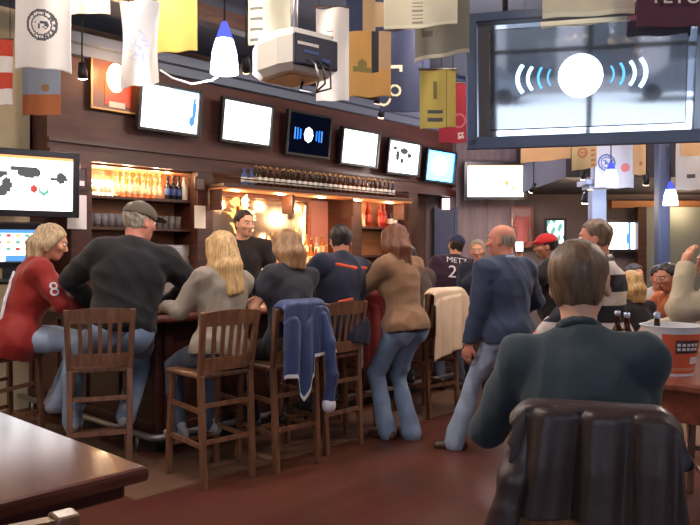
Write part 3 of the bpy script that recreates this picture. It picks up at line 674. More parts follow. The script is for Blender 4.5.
def f_logo(s, t):
    if ell(s, t, .5, .5, .11, .19): return I['white']
    for k, m in ((.2, 'blue'), (.27, 'blue'), (.34, 'mid')):
        if abs(abs(s-.5)-k) < .018 and abs(t-.5) < .13+(k-.2)*.2: return I[m]
    return I['dark']
def f_tv5(s, t):
    for q in ((.5, .28, .13, .1), (.3, .45, .06, .16), (.68, .4, .07, .08), (.2, .22, .06, .06), (.45, .6, .05, .1)):
        if ell(s, t, *q): return I['grey']
    return I['white']
def f_tv6(s, t): return I['white'] if ell(s, t, .48, .48, .3, .34) else I['cyan']
def f_left(s, t):
    if t < .06: return I['orange']
    for q in ((.55, .3, .12, .1), (.5, .24, .15, .05), (.27, .34, .07, .05), (.2, .42, .08, .035), (.33, .55, .05, .14), (.28, .66, .06, .1), (.88, .38, .05, .11), (.86, .4, .09, .04)):
        if ell(s, t, *q): return I['grey']
    if ell(s, t, .6, .6, .035, .07): return I['red']
    if ell(s, t, .7, .63, .05, .09) and not ell(s, t, .7, .6, .03, .05): return I['green']
    return I['white']
def f_game(s, t):
    if t > .82: return I['white'] if .1 < s < .3 else I['mid']
    for r in range(3):
        for k in range(4):
            if ell(s, t, .15+.22*k, .2+.21*r, .06, .055): return (I['green'], I['red'], I['orange'])[(r+k) % 3]
    return I['cool'] if t > .12 else I['mid']
def f_right(s, t):
    if ell(s, t, .7, .56, .035, .08) or ell(s, t, .82, .72, .025, .07): return I['orange']
    return I['white'] if t > .03 else I['orange']
def f_far(s, t): return I['mid'] if abs(s-.66) < .03 or ell(s, t, .62, .6, .05, .2) else I['white']
def f_green(s, t): return I['green'] if (math.sin(17*s+3*t)+math.sin(13*t+5*s)) > .2 else I['cool']
tvs = [(170, 109.5, f_tv1, 'television with a white picture at the left end of the row above the bar'), (247, 123, f_plain, 'television with a blank white picture right of the cone pendant lamp'),
       (308.5, 135, f_logo, 'dark television showing a small blue logo above the beer bottles'), (359.5, 148, f_plain, 'television with a blank white picture right of the dark logo television'),
       (403.5, 158, f_tv5, 'television showing grey figures on white, second from the right end of the row'), (440, 166.5, f_tv6, 'television glowing bright blue at the right end of the row above the bar')]
for px, py, fn, lb in tvs: tv('television', lb, on_v(px, py, 6.8), RB, .72, .455 if fn is not f_logo else .5, fn, math.radians(-7))
tv('television', 'large television showing grey figures on white on the wall behind the woman in red', on_v(24, 183, 6.75), math.radians(35), .86, .50, f_left, math.radians(-4), bez=.06)
tv('television', 'bright white television on the far wall beyond the end of the bar', P(495.5, 181, 11.9), 0.0, .93, .52, f_right, math.radians(-6), bez=.06)
tv('television', 'bright television on the grey wall behind the man in the striped shirt', P(624, 236, 11.95), 0.0, .54, .44, f_far, 0, 40, 30, bez=.05)
tv('television', 'small green and white television on the far wall behind the red cap', P(555, 232, 11.4), 0.1, .28, .36, f_green, 0, 30, 36)
MB().box((0, 0, 0), (.06, .5, .06)).build('pole', M_iron) if False else None
# touch screen game on the bar end
gm = tv('touchscreen_game', 'touchscreen game machine with a colourful screen on the bar end', P(14, 245, 6.72), math.radians(25), .36, .3, f_game, math.radians(-8), bez=.06, depth=.12, cat='game machine', mount=False)
MB().box((0, .03, -.26), (.2, .12, .16), bev=.02).build('neck', M_blackp, gm); MB().box((0, .03, -.34), (.32, .24, .05), bev=.02).build('base', M_blackp, gm)
# the lit picture and framed shirt
M_gold = mat('gold_frame', (170, 130, 80), .4, .5)
t = sheet('framed_picture', 'gold framed picture lit by a spotlight left of the first television', 'picture', 115, 82, 6.9, .52, .6, mat('warm_print', (104, 60, 44), .35), M_gold)
MB().box((.03, -.006, -.12), (.3, .005, .26)).build('figure_patch', mat('print_red', (190, 70, 50), .4), t); MB().box((.02, -.007, -.24), (.18, .005, .06)).build('figure_patch', M_paper, t)
p = P(522, 227, 12.15); fj = thing('framed_shirt', 'framed pale red shirt on the far wall below the white television', 'picture', p)
f = MB()
for s in (-1, 1): f.box((s*.17, 0, 0), (.03, .05, .68)); f.box((0, 0, s*.33), (.34, .05, .03))
f.build('frame', M_redw, fj); MB().box((0, .01, 0), (.32, .02, .64)).build('backing', mat('pink_mat_board', (150, 120, 120), .7), fj)
skin('shirt', [rc((0, -.01, .1), (0, -.01, -.24), .07, .07, .03), rc((-.06, -.01, .1), (-.06, -.01, -.24), .05, .05, .03), rc((.06, -.01, .1), (.06, -.01, -.24), .05, .05, .03), rc((-.08, -.01, .16), (-.13, -.01, .02), .035, .03, .02), rc((.08, -.01, .16), (.13, -.01, .02), .035, .03, .02)],
     mat('faded_red_cloth', (176, 96, 92), .8), fj, .01)
# lit sign over the passage
p = P(446, 204, 12.16); sg = thing('lit_sign', 'small pale lit sign over the passage beyond the bar', 'sign', p)
MB().box((0, .03, 0), (.16, .05, .22)).build('housing', mat('sign_housing', (120, 80, 84), .5), sg); MB().box((0, 0, 0), (.12, .02, .18)).build('face', emis('sign_face', (255, 226, 232), 4.0), sg); MB().box((0, .09, 0), (.06, .08, .06)).build('wall_plate', M_iron, sg)
# small wall bits in the passage
sheet('paper_notice', 'pale notice with a dark frame in the passage beyond the bar', 'notice', 408, 243, 6.9, .2, .3, M_paper, M_dark)
# ------------------------------------------------------------------ big screen
cx = P(585, 76, 4.6); bsn = thing('video_screen', 'very large hanging screen with a glowing disc logo, reflecting the windows', 'screen', cx, math.radians(-13.7))
TL = Matrix.Rotation(math.radians(8.65), 3, 'X')
def tl(mb): mb.v = [tuple(TL @ Vector(v)) for v in mb.v]; return mb
M_scrframe = mat('screen_frame', (84, 94, 116), .35, .2)
f = MB(); sw_, sh_ = 1.2, .645
for s in (-1, 1): f.box((s*(sw_/2+.115), .02, 0), (.07, .14, sh_+.2), bev=.01)
f.box((0, .02, -sh_/2-.08), (sw_+.3, .14, .085), bev=.01); f.box((0, .02, sh_/2+.08), (sw_+.3, .14, .06), bev=.01)
tl(f).build('outer_frame', M_scrframe, bsn)
tl(MB().box((0, .06, 0), (sw_+.18, .03, sh_+.12))).build('mirror_backing', mat('mirror_backing', (235, 238, 245), .03, 1.0), bsn)
M_scr = mat('glossy_dark_screen', (52, 60, 72), .04, 0.0, 1.0, coat=1.0)
M_scr.node_tree.nodes['Principled BSDF'].inputs['IOR'].default_value = 2.1
pnl = tl(MB().box((0, -.005, 0), (sw_, .05, sh_), bev=.006)).build('screen_panel', M_scr, bsn)
E_disc = emis('logo_disc', (235, 246, 255), 9.0); E_arc = emis('logo_arc', (190, 225, 255), 3.0); E_arc2 = emis('logo_arc_blue', (90, 170, 240), 1.6)
zc = .0
d = MB().lathe([(0, 0), (.135, 0), (.135, .004), (0, .004)], 40); d.v = [tuple(TL @ Vector((a-.03, -.034-c, b+zc))) for a, b, c in d.v]; d.build('logo_disc', E_disc, pnl)
for s in (-1, 1):
    for k, r in enumerate((.2, .26, .325, .39)):
        pts = [TL @ Vector((-.03+s*r*math.cos(a)*1.0, -.034, zc+r*math.sin(a)*(.62 if k < 2 else .55))) for a in np.linspace(-.42, .42, 9)]
        MB().tube(pts, .006+.0025*k, 6).build('logo_arc', E_arc if k > 1 else E_arc2, pnl)
for s in (-1, 1): MB().tube([(s*.5, .08, .36), (s*.5, .02, 1.5)], .02, 8).build('hanger', M_iron, bsn)
# ------------------------------------------------------------------ projector
pj = thing('projector', 'white ceiling projector with a dark connector panel and dangling cables', 'projector', P(294, 60, 4.1), math.radians(-50))
b = MB(); 
pts_ = [(-.2, -.13), (-.21, .12), (-.05, .16), (.14, .16), (.2, .12), (.2, -.13), (.1, -.16), (-.1, -.16)]
n = len(pts_)
lay = [(.82, -.09), (1.0, -.06), (1.0, .06), (.9, .1)]
vs = [(x*k, y*k, z) for k, z in lay for x, y in pts_]
b.add(vs, [tuple(range(n-1, -1, -1)), tuple(range(3*n, 4*n))]+[(r*n+k, r*n+(k+1) % n, (r+1)*n+(k+1) % n, (r+1)*n+k) for r in range(3) for k in range(n)])
b.v = [(x*1.0, y*1.15, z*1.2) for x, y, z in b.v]; b.build('housing', mat('projector_shell', (222, 218, 210), .45), pj)
MB().box((.2, 0, .0), (.03, .3, .17), bev=.01).build('connector_panel', mat('dark_blue_panel', (34, 40, 62), .4), pj)
for k, (y, z, w) in enumerate(((-.06, .03, .14), (-.04, -.01, .1), (.06, -.04, .06))): MB().box((.217, y, z), (.004, w, .016)).build('socket_label', M_lab[3] if k else M_lab[0], pj)
MB().box((-.02, 0, -.112), (.26, .2, .01)).build('lit_underside', mat('warm_lit_tan', (190, 150, 104), .6), pj)  # tan plate carries the warm light on the underside in its colour
MB().tube([(-.22, -.02, 0), (-.245, -.02, 0)], .05, 18).build('lens', M_blackp, pj)
MB().tube([(0, 0, .1), (0, 0, .3), (.03, 0, 1.3)], .022, 10).box((0, 0, .13), (.2, .2, .02)).build('mount_pole', M_steel, pj)
for k in range(3): MB().tube([(.22, -.06+.05*k, -.05), (.28, -.06+.05*k, -.09), (.3, -.05+.04*k, -.17-.02*k), (.2, 0, -.22), (.02, .03, -.17), (.0, .1, -.05+.05*k)], .006, 6).build('cable', M_blackp if k else M_steel, pj)
for k, (a, bq) in enumerate((((-.3, .2, .6), (.5, .25, .66)), ((-.2, .1, .8), (.7, .1, .72)))): MB().tube([a, bq], .014, 8).build('brace', M_steel, pj)
# ------------------------------------------------------------------ pendants and spots
def pendant(label, px, py, Y, r, h, power, name='pendant_lamp', cord_pts=None):
    p = P(px, py, Y); t = thing(name, label, 'lamp', p)
    MB().lathe([(r*1.0, -h/2), (r*.97, -h*.35), (r*.86, -h*.1), (r*.62, h*.14)], 24).build('lamp_shade', emis('shade_glow_'+str(px), (222, 230, 255), power), t)
    MB().lathe([(r*.62, h*.14), (r*.4, h*.32), (r*.22, h*.46), (0, h*.5)], 24).build('blue_neck', emis('neck_glow_'+str(px), (90, 100, 235), power*.16), t)
    MB().lathe([(0, 0), (r*.3, -h*.05), (r*.38, -h*.2), (0, -h*.34)], 16).build('bulb', emis('bulb_'+str(px), (255, 240, 220), power*2.5), t)
    MB().tube([(0, 0, h*.48), (0, 0, 4.0-p.z)], .006, 8).build('cord', M_blackp, t); MB().lathe([(0, 4.0-p.z), (.06, 4.0-p.z), (.05, 3.97-p.z), (0, 3.96-p.z)], 16).build('canopy', M_iron, t)
    L = bpy.data.lights.new('pendant_light', 'POINT'); L.energy = power*2.2; L.color = (.86, .9, 1); L.shadow_soft_size = r*.8
    o = bpy.data.objects.new('pendant_light', L); COL.objects.link(o); o.location = p+Vector((0, 0, -h*.75))
    return t
pendant('glowing blue and white cone pendant lamp left of the projector', 224.5, 47, 4.5, .088, .33, 8)
pendant('small bell pendant lamp glowing in front of the pale column', 611, 173, 8.0, .08, .26, 6)
pendant('small cone pendant lamp glowing beside the dark blue post', 670.5, 193, 7.6, .075, .26, 6)
cb = P(190, 60, 4.5)
tag(MB().tube([P(160, 70, 4.6), P(172, 78, 4.6), P(192, 84, 4.6), P(212, 80, 4.6), P(224, 72, 4.6)], .007, 8).build('hanging_cable', M_white), 'curved white cable hanging below the yellow flag', 'cable')
def spot(label, px, py, Y, col, e, aim, power, r=.045, cone=1.3):
    p = P(px, py, Y); t = thing('ceiling_spotlight', label, 'lamp', p); d = (Vector(aim)-p).normalized()
    m = MB().tube([Vector((0, 0, 0)), -d*.05, -d*.14], [r, r*.95, r*.6], 14); m.build('housing', M_iron, t)
    e_ = MB().tube([d*.004, d*.012], [r*.85, r*.8], 14); e_.build('bulb', emis('spot_%d' % px, col, e), t)
    MB().tube([-d*.1, (-d*.1).xy.to_3d()+Vector((0, 0, 4.0-p.z))], .008, 6).build('stem', M_iron, t)
    if power:
        L = bpy.data.lights.new('spotlight', 'SPOT'); L.energy = power; L.color = [x for x in lin(col)[:3]]; L.spot_size = cone; L.spot_blend = .7; L.shadow_soft_size = .05
        o = bpy.data.objects.new('spotlight_beam', L); COL.objects.link(o); o.location = p+d*.05; o.rotation_euler = d.to_track_quat('-Z', 'Y').to_euler()
spot('small spotlight on the soffit between the orange flag and the gold picture', 83, 78, 6.6, (255, 225, 235), 14, on_v(100, 300, 6.9), 60)
spot('warm spotlight aimed at the gold framed picture', 128, 34, 5.9, (255, 170, 90), 20, on_v(121, 80, 6.9), 60, .045, .3)
spot('small spotlight beside the projector lamp', 246, 70, 6.0, (255, 190, 120), 16, W(5.5, 6.9, 1.2), 60)
spot('small pink spotlight under the ceiling above the blank television', 381, 117, 9.2, (255, 180, 150), 14, W(7.5, 6.9, 1.2), 60)
spot('small ball spotlight right of the gold and black flag', 377, 103, 8.6, (210, 190, 170), 2.0, W(7.0, 6.5, 1), 0)
spot('small spotlight right of the far white television', 531, 191, 10.6, (255, 235, 210), 14, (2.2, 12.2, 1), 50)
spot('small spotlight left of the pale column capital', 583, 179, 9.2, (235, 235, 255), 10, (3, 10, 0), 50, .035)
spot('small spotlight left of the pale column shaft', 585, 203, 9.2, (255, 240, 225), 14, (3, 9.6, 0), 50, .05)
spot('small spotlight among the flags right of the bell pendant lamp', 646, 184, 8.9, (230, 200, 170), 5, (4, 10, 0), 40)
# ------------------------------------------------------------------ stools
def stool_proto():
    t = thing('bar_stool', '', 'stool', (0, 0, 0))
    w = .2
    MB().box((0, 0, .735), (.44, .43, .035), bev=.014).build('seat', M_stool, t)
    for s in (-1, 1):
        MB().bar((s*.195, -.245, 0), (s*.2, -.21, .74), .04, .04, bev=.006).bar((s*.2, -.21, .74), (s*.218, -.275, 1.165), .04, .034, bev=.006).build('rear_leg', M_stool, t)
        MB().bar((s*.2, .205, 0), (s*.185, .18, .72), .04, .04, bev=.006).build('front_leg', M_stool, t)
    def rail(z0, z1, y0, bow, hw, arch):
        m = MB(); n = 12; vs = []
        for i in range(n+1):
            x = -hw+2*hw*i/n; q = 1-(x/hw)**2; y = y0-bow*q; zt = z1+arch*q
            yl = y+(z1-z0)*.15
            vs += [(x, yl-.012, z0), (x, yl+.012, z0), (x, y+.012, zt), (x, y-.012, zt)]
        fs = [(0, 1, 2, 3), tuple(4*n+k for k in (3, 2, 1, 0))]
        for i in range(n):
            for k in range(4): fs.append((4*i+k, 4*i+4+k, 4*i+4+(k+1) % 4, 4*i+(k+1) % 4))
        return m.add(vs, fs)
    rail(1.07, 1.16, -.272, .022, .205, .016).build('top_rail', M_stool, t)
    rail(.77, .855, -.232, .02, .195, 0).build('lower_rail', M_stool, t)
    for k in range(5):
        x = -.128+.064*k; q = 1-(x/.2)**2
        MB().bar((x*.97, -.228-.02*q, .845), (x*1.03, -.262-.022*q, 1.08), .028, .012, up=(0, 1, 0)).build('slat', M_stool, t)
    for s in (-1, 1):
        MB().bar((s*.195, -.22, .5), (s*.19, .185, .52), .02, .03).build('stretcher', M_stool, t)
        MB().bar((s*.196, -.235, .27), (s*.193, .19, .29), .02, .03).build('stretcher', M_stool, t)
    for z, y in ((.54, -.222), (.3, -.232), (.22, .2)): MB().bar((-.195, y, z), (.195, y, z), .03, .02, up=(0, 1, 0)).build('stretcher', M_stool, t)
    return t
ST = stool_proto(); used = []
def stool(rear, ang, label, group=None):
    """rear: the floor point midway between the rear legs; ang: heading (0 = away from the camera, + to the left)"""
    a = math.radians(ang); d = Vector((-math.sin(a), math.cos(a), 0)); loc = Vector((rear[0], rear[1], 0))+d*.23
    o = ST if not used else dup(ST, loc); used.append(o); o.location = loc; o.rotation_euler = (0, 0, a); o['label'] = label; return o, loc, d
s1 = stool((-1.736, 5.0), 19.5, 'oak bar stool with a slatted back under the broad man in black')
s2 = stool(W(3.0, 3.93), 44, 'oak bar stool under the blonde woman in grey, its slats uncovered')
s3 = stool(W(3.54, 3.83), 45, 'oak bar stool with a blue jacket hung over its back')
s4 = stool(W(4.13, 3.93), 47, 'oak bar stool under the man with the orange trim')
s5 = stool((.88, 6.86), 40, 'oak bar stool with a cream coat hung over its back')
s0 = stool((-2.86, 5.5), -30, 'oak bar stool under the woman in the red jersey')
s6 = stool((.69, 2.05), -17, 'oak bar stool with a black leather jacket hung over its back')
s7 = stool(W(.285, 1.105), 47, 'oak bar stool pulled up to the empty table, only its top rail in view')
s8 = stool(W(4.66, 4.22), 47, 'oak bar stool mostly hidden behind the legs of the woman in tan')
# ------------------------------------------------------------------ tables
s6[0].scale = (.94,)*3
tb = thing('pub_table', 'empty dark wood pub table in the lower left corner', 'table', W(.912-.46, 1.487+.5), RB)
MB().box((0, 0, 1.042), (.92, 1.0, .036), bev=.012).build('tabletop', M_table, tb)
MB().box((0, 0, 1.005), (.84, .92, .04), bev=.01).build('edge_band', M_edge, tb)
MB().box((0, 0, .95), (.6, .66, .08)).build('apron', M_edge, tb); MB().lathe([(.0, 0), (.28, 0), (.28, .03), (.06, .06), (.05, .5), (.05, .92), (0, .92)], 24).build('pedestal', M_iron, tb)
t2 = thing('pub_table', 'cherry wood pub table holding the beer bucket at the right edge', 'table', W(2.85+.5, .76+.5), RB)
MB().box((0, 0, 1.043), (1.0, 1.0, .035), bev=.01).build('tabletop', M_redw, t2)
MB().box((0, 0, .965), (.94, .94, .12)).build('apron', M_redw, t2)
for sx in (-1, 1):
    for sy in (-1, 1): MB().box((sx*.42, sy*.42, .46), (.07, .07, .92), bev=.008).build('leg', M_redw, t2)
# bucket of beer
bk = thing('beer_bucket', 'orange and white printed beer bucket standing on the cherry wood table', 'bucket', P(671, 373, 2.975))
bk.location.z = 1.0605
M_bw = mat('bucket_white', (215, 214, 215), .4); M_bo = mat('bucket_orange', (214, 98, 62), .45); M_bd = mat('bucket_dark', (70, 44, 44), .45); M_bt = mat('bucket_tan', (205, 150, 110), .45)
m = MB(); nseg = 96; nz = 40; r0, r1, hh = .085, .118, .195; vs = []; 
def rad(z): return r0+(r1-r0)*z/hh
for j in range(nz+1):
    for k in range(nseg):
        a = 2*math.pi*k/nseg; z = hh*j/nz; vs.append((rad(z)*math.cos(a), rad(z)*math.sin(a), z))
fs = []; ms = []
for j in range(nz):
    for k in range(nseg):
        fs.append((j*nseg+k, j*nseg+(k+1) % nseg, (j+1)*nseg+(k+1) % nseg, (j+1)*nseg+k))
        a = (k+.5)/nseg*360; a = a-360 if a > 180 else a; t = (j+.5)/nz; q = a+90-22        # q: degrees across from the viewer's side, + to the right
        mi = 0
        if t > .93 or t < .04: mi = 0
        elif -62 < q < 30 and t < .88: mi = 1
        elif 30 <= q < 44 and .1 < t < .9: mi = 2
        elif 44 <= q < 62 and t < .72: mi = 3
        if -38 < q < 22 and .48 < t < .74: mi = 2
        if 0 < q < 68 and .24 < t < .4: mi = 0
        if t < .17 and t > .13 and -60 < q < 60: mi = 3
        if q > 62: mi = 0
        ms.append(mi)
o_ = len(m.v); m.v += vs; m.f += fs; m.m += ms; m.sm += [True]*len(fs); m.add([(rad(0)*math.cos(2*math.pi*k/32), rad(0)*math.sin(2*math.pi*k/32), 0) for k in range(32)], [tuple(range(32))], 0)
m.lathe([(r1, hh), (r1+.006, hh+.003), (r1-.002, hh+.006), (r1-.006, hh), (r0-.003, .006), (0, .006)], 48, 0); m.build('pail', [M_bw, M_bo, M_bd, M_bt], bk)
av = math.radians(-90+22-8)
for i in range(5):      # light block letters in two lines on the dark badge
    for r in range(2):
        a = math.radians(-90+22-30+10.5*i); z = hh*(.655-.09*r); rr = rad(z)+.0015
        MB().box((rr*math.cos(a), rr*math.sin(a), z), (.002, .013, .011), R=Matrix.Rotation(a, 3, 'Z')).build('lettering', M_bw, bk)
MB().lathe([(0, hh*.8), (r1*.93, hh*.82), (0, hh*.83)], 24).build('ice', mat('ice', (225, 235, 240), .2), bk)
lb = bottle_mesh('beer_bottle', .235, .031, M_brown_glass, M_lab[0], mat('silver_foil', (200, 212, 235), .25, .7))
def setbottle(o, p, label): o.location = p; tag(o, label, 'bottle', None); return o
p = P(617.5, 350, 3.25); setbottle(lb, (p.x, p.y, 1.061), 'left one of two brown bottles standing on the table behind the man in front')
p = P(627, 350, 3.15); setbottle(dup(lb, (0, 0, 0)), (p.x, p.y, 1.061), 'right one of two brown bottles standing on the table, next to the bucket')
p = P(656, 330, 2.99); setbottle(dup(lb, (0, 0, 0)), (p.x, 2.98, 1.075), 'brown bottle with silver foil standing in the beer bucket')
# ------------------------------------------------------------------ flags
FM = {k: mat('flag_'+k, c, .85, vary=.04, vscale=6) for k, c in dict(white=(214, 208, 202), ivory=(216, 208, 180), ink=(74, 74, 80), yellow=(184, 152, 74), red=(190, 66, 46), sky=(150, 160, 172), orange=(176, 104, 62), ochre=(150, 118, 70),
      gold=(172, 132, 74), black=(34, 34, 46), tan=(158, 132, 100), navy=(34, 42, 72), lemon=(184, 164, 84), olive=(112, 102, 56), crimson=(168, 46, 66), pink=(205, 120, 130), grey=(148, 144, 130), maroon=(78, 40, 58),
      sand=(176, 156, 120), rust=(158, 88, 62), pale=(184, 188, 206), blue=(84, 104, 170), ash=(126, 124, 128), cream=(228, 224, 196), dgrey=(112, 110, 104), peach=(178, 142, 106)).items()}
FL = list(FM.values()); FI = {k: i for i, k in enumerate(FM)}
def ring(s, t, cs, ct, r, w, asp): d = math.hypot((s-cs), (t-ct)*asp); return abs(d-r) < w
def hsh(a, b): return (math.sin(a*127.1+b*311.7)*43758.5) % 1
def flag(label, x0, x1, y0, y1, Y, fn, sag=0.0, slant=0.0, amp=.03, waves=2.2, pinch=0.0, top_seen=False, nx=90, ny=100, ph=0.0, skew=0.0):
    a = P((x0+x1)/2, y0, Y); w = (x1-x0)/F*Y; h = (y1-y0)/F*Y
    def bend(s, t):
        y = amp*(.35+.65*t)*math.sin(waves*math.pi*2*s*.5+ph+1.2*t)+.4*amp*math.sin(7*s+5*t+ph)
        k = 1-pinch*math.sin(math.pi*min(1, t*1.1))
        return ((s-.5)*w*(k-1)+skew*t*w, y, -sag*h*t*(math.sin(math.pi*s))-slant*h*t*(s-.5)+.01*h*t*math.sin(9*s+ph))
    t = thing('hanging_flag', label, 'flag', a)
    asp = h/w
    grid(w, h, nx, ny, lambda s, tt: FI[fn(s, tt, asp)], bend, .004).build('cloth', FL, t)
    MB().tube([(-w/2-.01, .002, .006), (w/2+.01, .002, .006)], .008, 8).build('dowel', M_dark, t)
    for s in (-1, 1): MB().tube([(s*w*.42, .002, .01), (s*w*.42, .002, 4.0-a.z)], .003, 5).build('hanging_cord', M_iron, t)
    return t
def seal(cs, ct, r, asp, c='ink'):
    def g(s, t):
        d = math.hypot(s-cs, (t-ct)*asp)
        if abs(d-r) < .022 or abs(d-r*.68) < .014: return c
        if r*.76 < d < r*.9 and hsh(round(math.atan2(t-ct, s-cs)*9), 1) > .72: return c
        if d < r*.5 and hsh(round(s*26), round(t*asp*26)) > .5 and abs(t-ct)*asp < r*.3: return c
    return g
def d_seal(s, t, a): return seal(.5, .66, .26, a)(s, t) or 'white'
def d_wave(s, t, a):
    d = math.hypot((s-.45), (t-.55)*a*.7)
    if d < .3 and hsh(round(s*18), round(t*40)) > .72: return 'pale'
    return 'white'
def d_red(s, t, a):
    c = (int(s*2) + int(t*4)) % 2; return 'red' if c else 'white'
def d_orange(s, t, a):
    if math.hypot(s-.62, (t-.45)*a) < .1 and t < .6: return 'ochre'
    return 'sky' if t < .58 else 'orange'
def d_cal(s, t, a):
    if abs(s-.2) < .16 and abs((t*9) % 1-.5) < .14 and t > .5: return 'dgrey'
    return 'ivory'
def d_mary(s, t, a):
    if t > .52:
        if math.hypot(s-.35, (t-.76)*a) < .11 or (abs(s-.35) < .22 and abs(t-.8) < .02): return 'olive'
        if s > .55: return ('black' if t < .82 else 'gold') if s < .72 else ('tan' if t < .8 else 'gold')
        return 'gold'
    if abs(s-.5) < .15 or (abs(t-.18) < .09 and s < .62) or (abs(t-.4) < .09 and s > .38): return 'tan'
    return 'navy'
def d_navy(s, t, a):
    if ring(s, t, .3, .74, .1, .022, a) or (ring(s, t, .08, .84, .12, .022, a) and t > .84): return 'ivory'
    if abs(s-.32) < .13 and abs(t-.45) < .022 or (abs(s-.42) < .03 and abs(t-.48) < .03): return 'ivory'
    return 'navy'
def d_big(s, t, a):
    if t > .965 or s < .012 or s > .988: return 'cream'
    if abs(s-.45) < .07 and abs((t*30) % 1-.5) < .22 and t > .5: return 'grey'
    if math.hypot(s-.8, (t-.62)*a) < .11 and hsh(round(s*30), round(t*30)) > .45: return 'ash'
    return 'ivory'
def d_thin(s, t, a):
    if t > .97: return 'ivory'
    if .12 < s < .4 and .62 < t < .84 and hsh(round(s*14), round(t*22)) > .35: return 'dgrey'
    return 'grey'
def d_lemon(s, t, a):
    if abs(s-.42) < .21 and (abs(t-.72) < .034 or abs(t-.855) < .034): return 'ink'
    if abs(s-.42) < .05 and .2 < t < .5: return 'olive'
    if abs(s-.73) < .012: return 'olive'
    return 'lemon'
def d_crim(s, t, a):
    if ring(s, t, .62, .62, .2, .03, a) : return 'pink'
    if .58 < s < .78 and .82 < t < .93 and hsh(round(s*18), round(t*30)) > .3: return 'white'
    return 'crimson'
def d_cream(s, t, a): return 'ivory' if t < .96 else 'cream'
def d_maroon(s, t, a): return 'maroon'
def d_sand(s, t, a): return 'peach' if t > .1 else 'sand'
def d_rseal(s, t, a): return seal(.42, .6, .18, a, 'rust')(s, t) or ('rust' if .75 < s < .92 and abs((t*8) % 1-.5) < .2 and t > .3 else 'sand')
def d_bseal(s, t, a):
    q = seal(.3, .6, .2, a, 'blue')(s, t)
    return q or ('pink' if math.hypot(s-.78, (t-.68)*a) < .12 else 'pale')
def d_mark(s, t, a): return 'rust' if math.hypot(s-.6, (t-.75)*a) < .14 else 'peach'
def d_ash(s, t, a): return 'black' if (abs(s-.6) < .18 and abs(t-.72) < .04) else 'ash'
def d_yel(s, t, a): return 'yellow'
def d_w2(s, t, a):
    if abs(s-.42) < .1 and abs((t*14) % 1-.5) < .2 and .25 < t < .7: return 'dgrey'
    return 'white'
flag('white flag with a round dark seal at the top left', 14, 70, -60, 71, 4.6, d_seal, slant=.04, amp=.03, sag=-.02)
flag('plain white flag cut by the top edge, right of the seal flag', 69, 109, -80, 14, 5.0, d_cream, amp=.03)
flag('narrow pinched white flag with a faint pattern covering the gold picture', 119, 159, 0, 86, 4.8, d_wave, pinch=.12, amp=.05, waves=2.6, slant=-.06)
flag('plain yellow flag above the curved white cable', 157, 197, -60, 52, 5.2, d_yel, amp=.02, slant=-.02)
flag('red and white chequered flag at the left edge', -14, 12, 40, 105, 6.0, d_red, amp=.02)
flag('pale blue and orange flag with a small sun below the seal flag', 22, 60, 66, 115, 6.2, d_orange, amp=.02)
flag('ivory flag with small marks behind the projector', 248, 290, -50, 45, 4.9, d_cal, amp=.03)
flag('white flag with dark marks between the projector and the gold flag', 316, 349, 8, 101, 5.4, d_w2, amp=.03)
flag('gold, black and tan flag with crosses', 347, 391, -40, 97, 6.0, d_mary, amp=.03)
flag('dark navy flag with pale curved numerals', 380, 430, 30, 112, 6.6, d_navy, amp=.03)
flag('large ivory flag with pale hem hanging at the top centre', 384, 458, -90, 26, 4.0, d_big, amp=.03, sag=.02, slant=-.05)
flag('thin grey flag hanging behind the large ivory flag', 415, 470, -80, 57, 4.4, d_thin, amp=.03, slant=-.07)
flag('yellow flag with two dark bars', 420, 456, 70, 128, 5.4, d_lemon, amp=.02, slant=-.03)
flag('crimson flag with a pale ring behind the yellow flag', 439, 471, 84, 143, 5.8, d_crim, amp=.015)
flag('ivory flag overlapping the top of the large screen', 543, 636, -110, 16, 4.36, d_cream, amp=.02, slant=-.04)
fl = flag('dark maroon flag with white lettering at the top right corner', 637, 706, -60, 27, 4.25, d_maroon, amp=.012)
tx = text_mesh('TETUA', .125, 'lettering', FM['white'], fl); tx.rotation_euler = (math.pi/2, 0, 0); tx.location = (.05, -.03, -.345)
flag('tan flag strip below the left part of the large screen', 521, 571, 110, 161, 7.0, d_sand, amp=.02, slant=-.1)
flag('sand coloured flag with a rust seal below the large screen', 572, 597, 128, 169, 7.4, d_rseal, amp=.015, slant=-.1)
flag('pale blue flag with a blue seal behind the bell pendant lamp', 595, 634, 125, 188, 8.6, d_bseal, amp=.015)
flag('peach flag with a rust mark right of the blue seal flag', 633, 646, 128, 175, 8.6, d_mark, amp=.01)
flag('grey flag with a dark mark right of the dark blue post', 676, 701, 140, 190, 8.0, d_ash, amp=.015)
flag('peach flag strip below the right end of the large screen', 681, 706, 120, 156, 7.2, d_sand, amp=.015)

pg = glass_mesh('beer_glass', .15, .04, M_glass); pg.location = W(3.02, 4.98, 1.081); tag(pg, 'pint glass standing on the corner of the bar counter', 'glass')
MB().lathe([(0, .014), (.03, .014), (.035, .11), (0, .11)], 14).build('beer', M_amber_glass, pg)

wl = thing('glow_shape', 'glowing orange blob added in front of the gold framed picture for its bright glare', 'lamp', on_v(116, 78, 6.78), RB)  # blob and point light added for the bright glare on the framed print
skin('glow_body', [el((0, 0, 0), (.095, .07, .15), None, .02)], emis('picture_glare_glow', (255, 205, 140), 9.0), wl, .012)
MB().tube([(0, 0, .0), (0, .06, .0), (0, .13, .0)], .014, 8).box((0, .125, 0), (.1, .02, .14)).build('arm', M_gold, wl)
L = bpy.data.lights.new('picture_glare_light', 'POINT'); L.energy = 6; L.color = (1, .55, .25); L.shadow_soft_size = .06
o = bpy.data.objects.new('picture_glare_light', L); COL.objects.link(o); o.location = on_v(116, 66, 6.64)
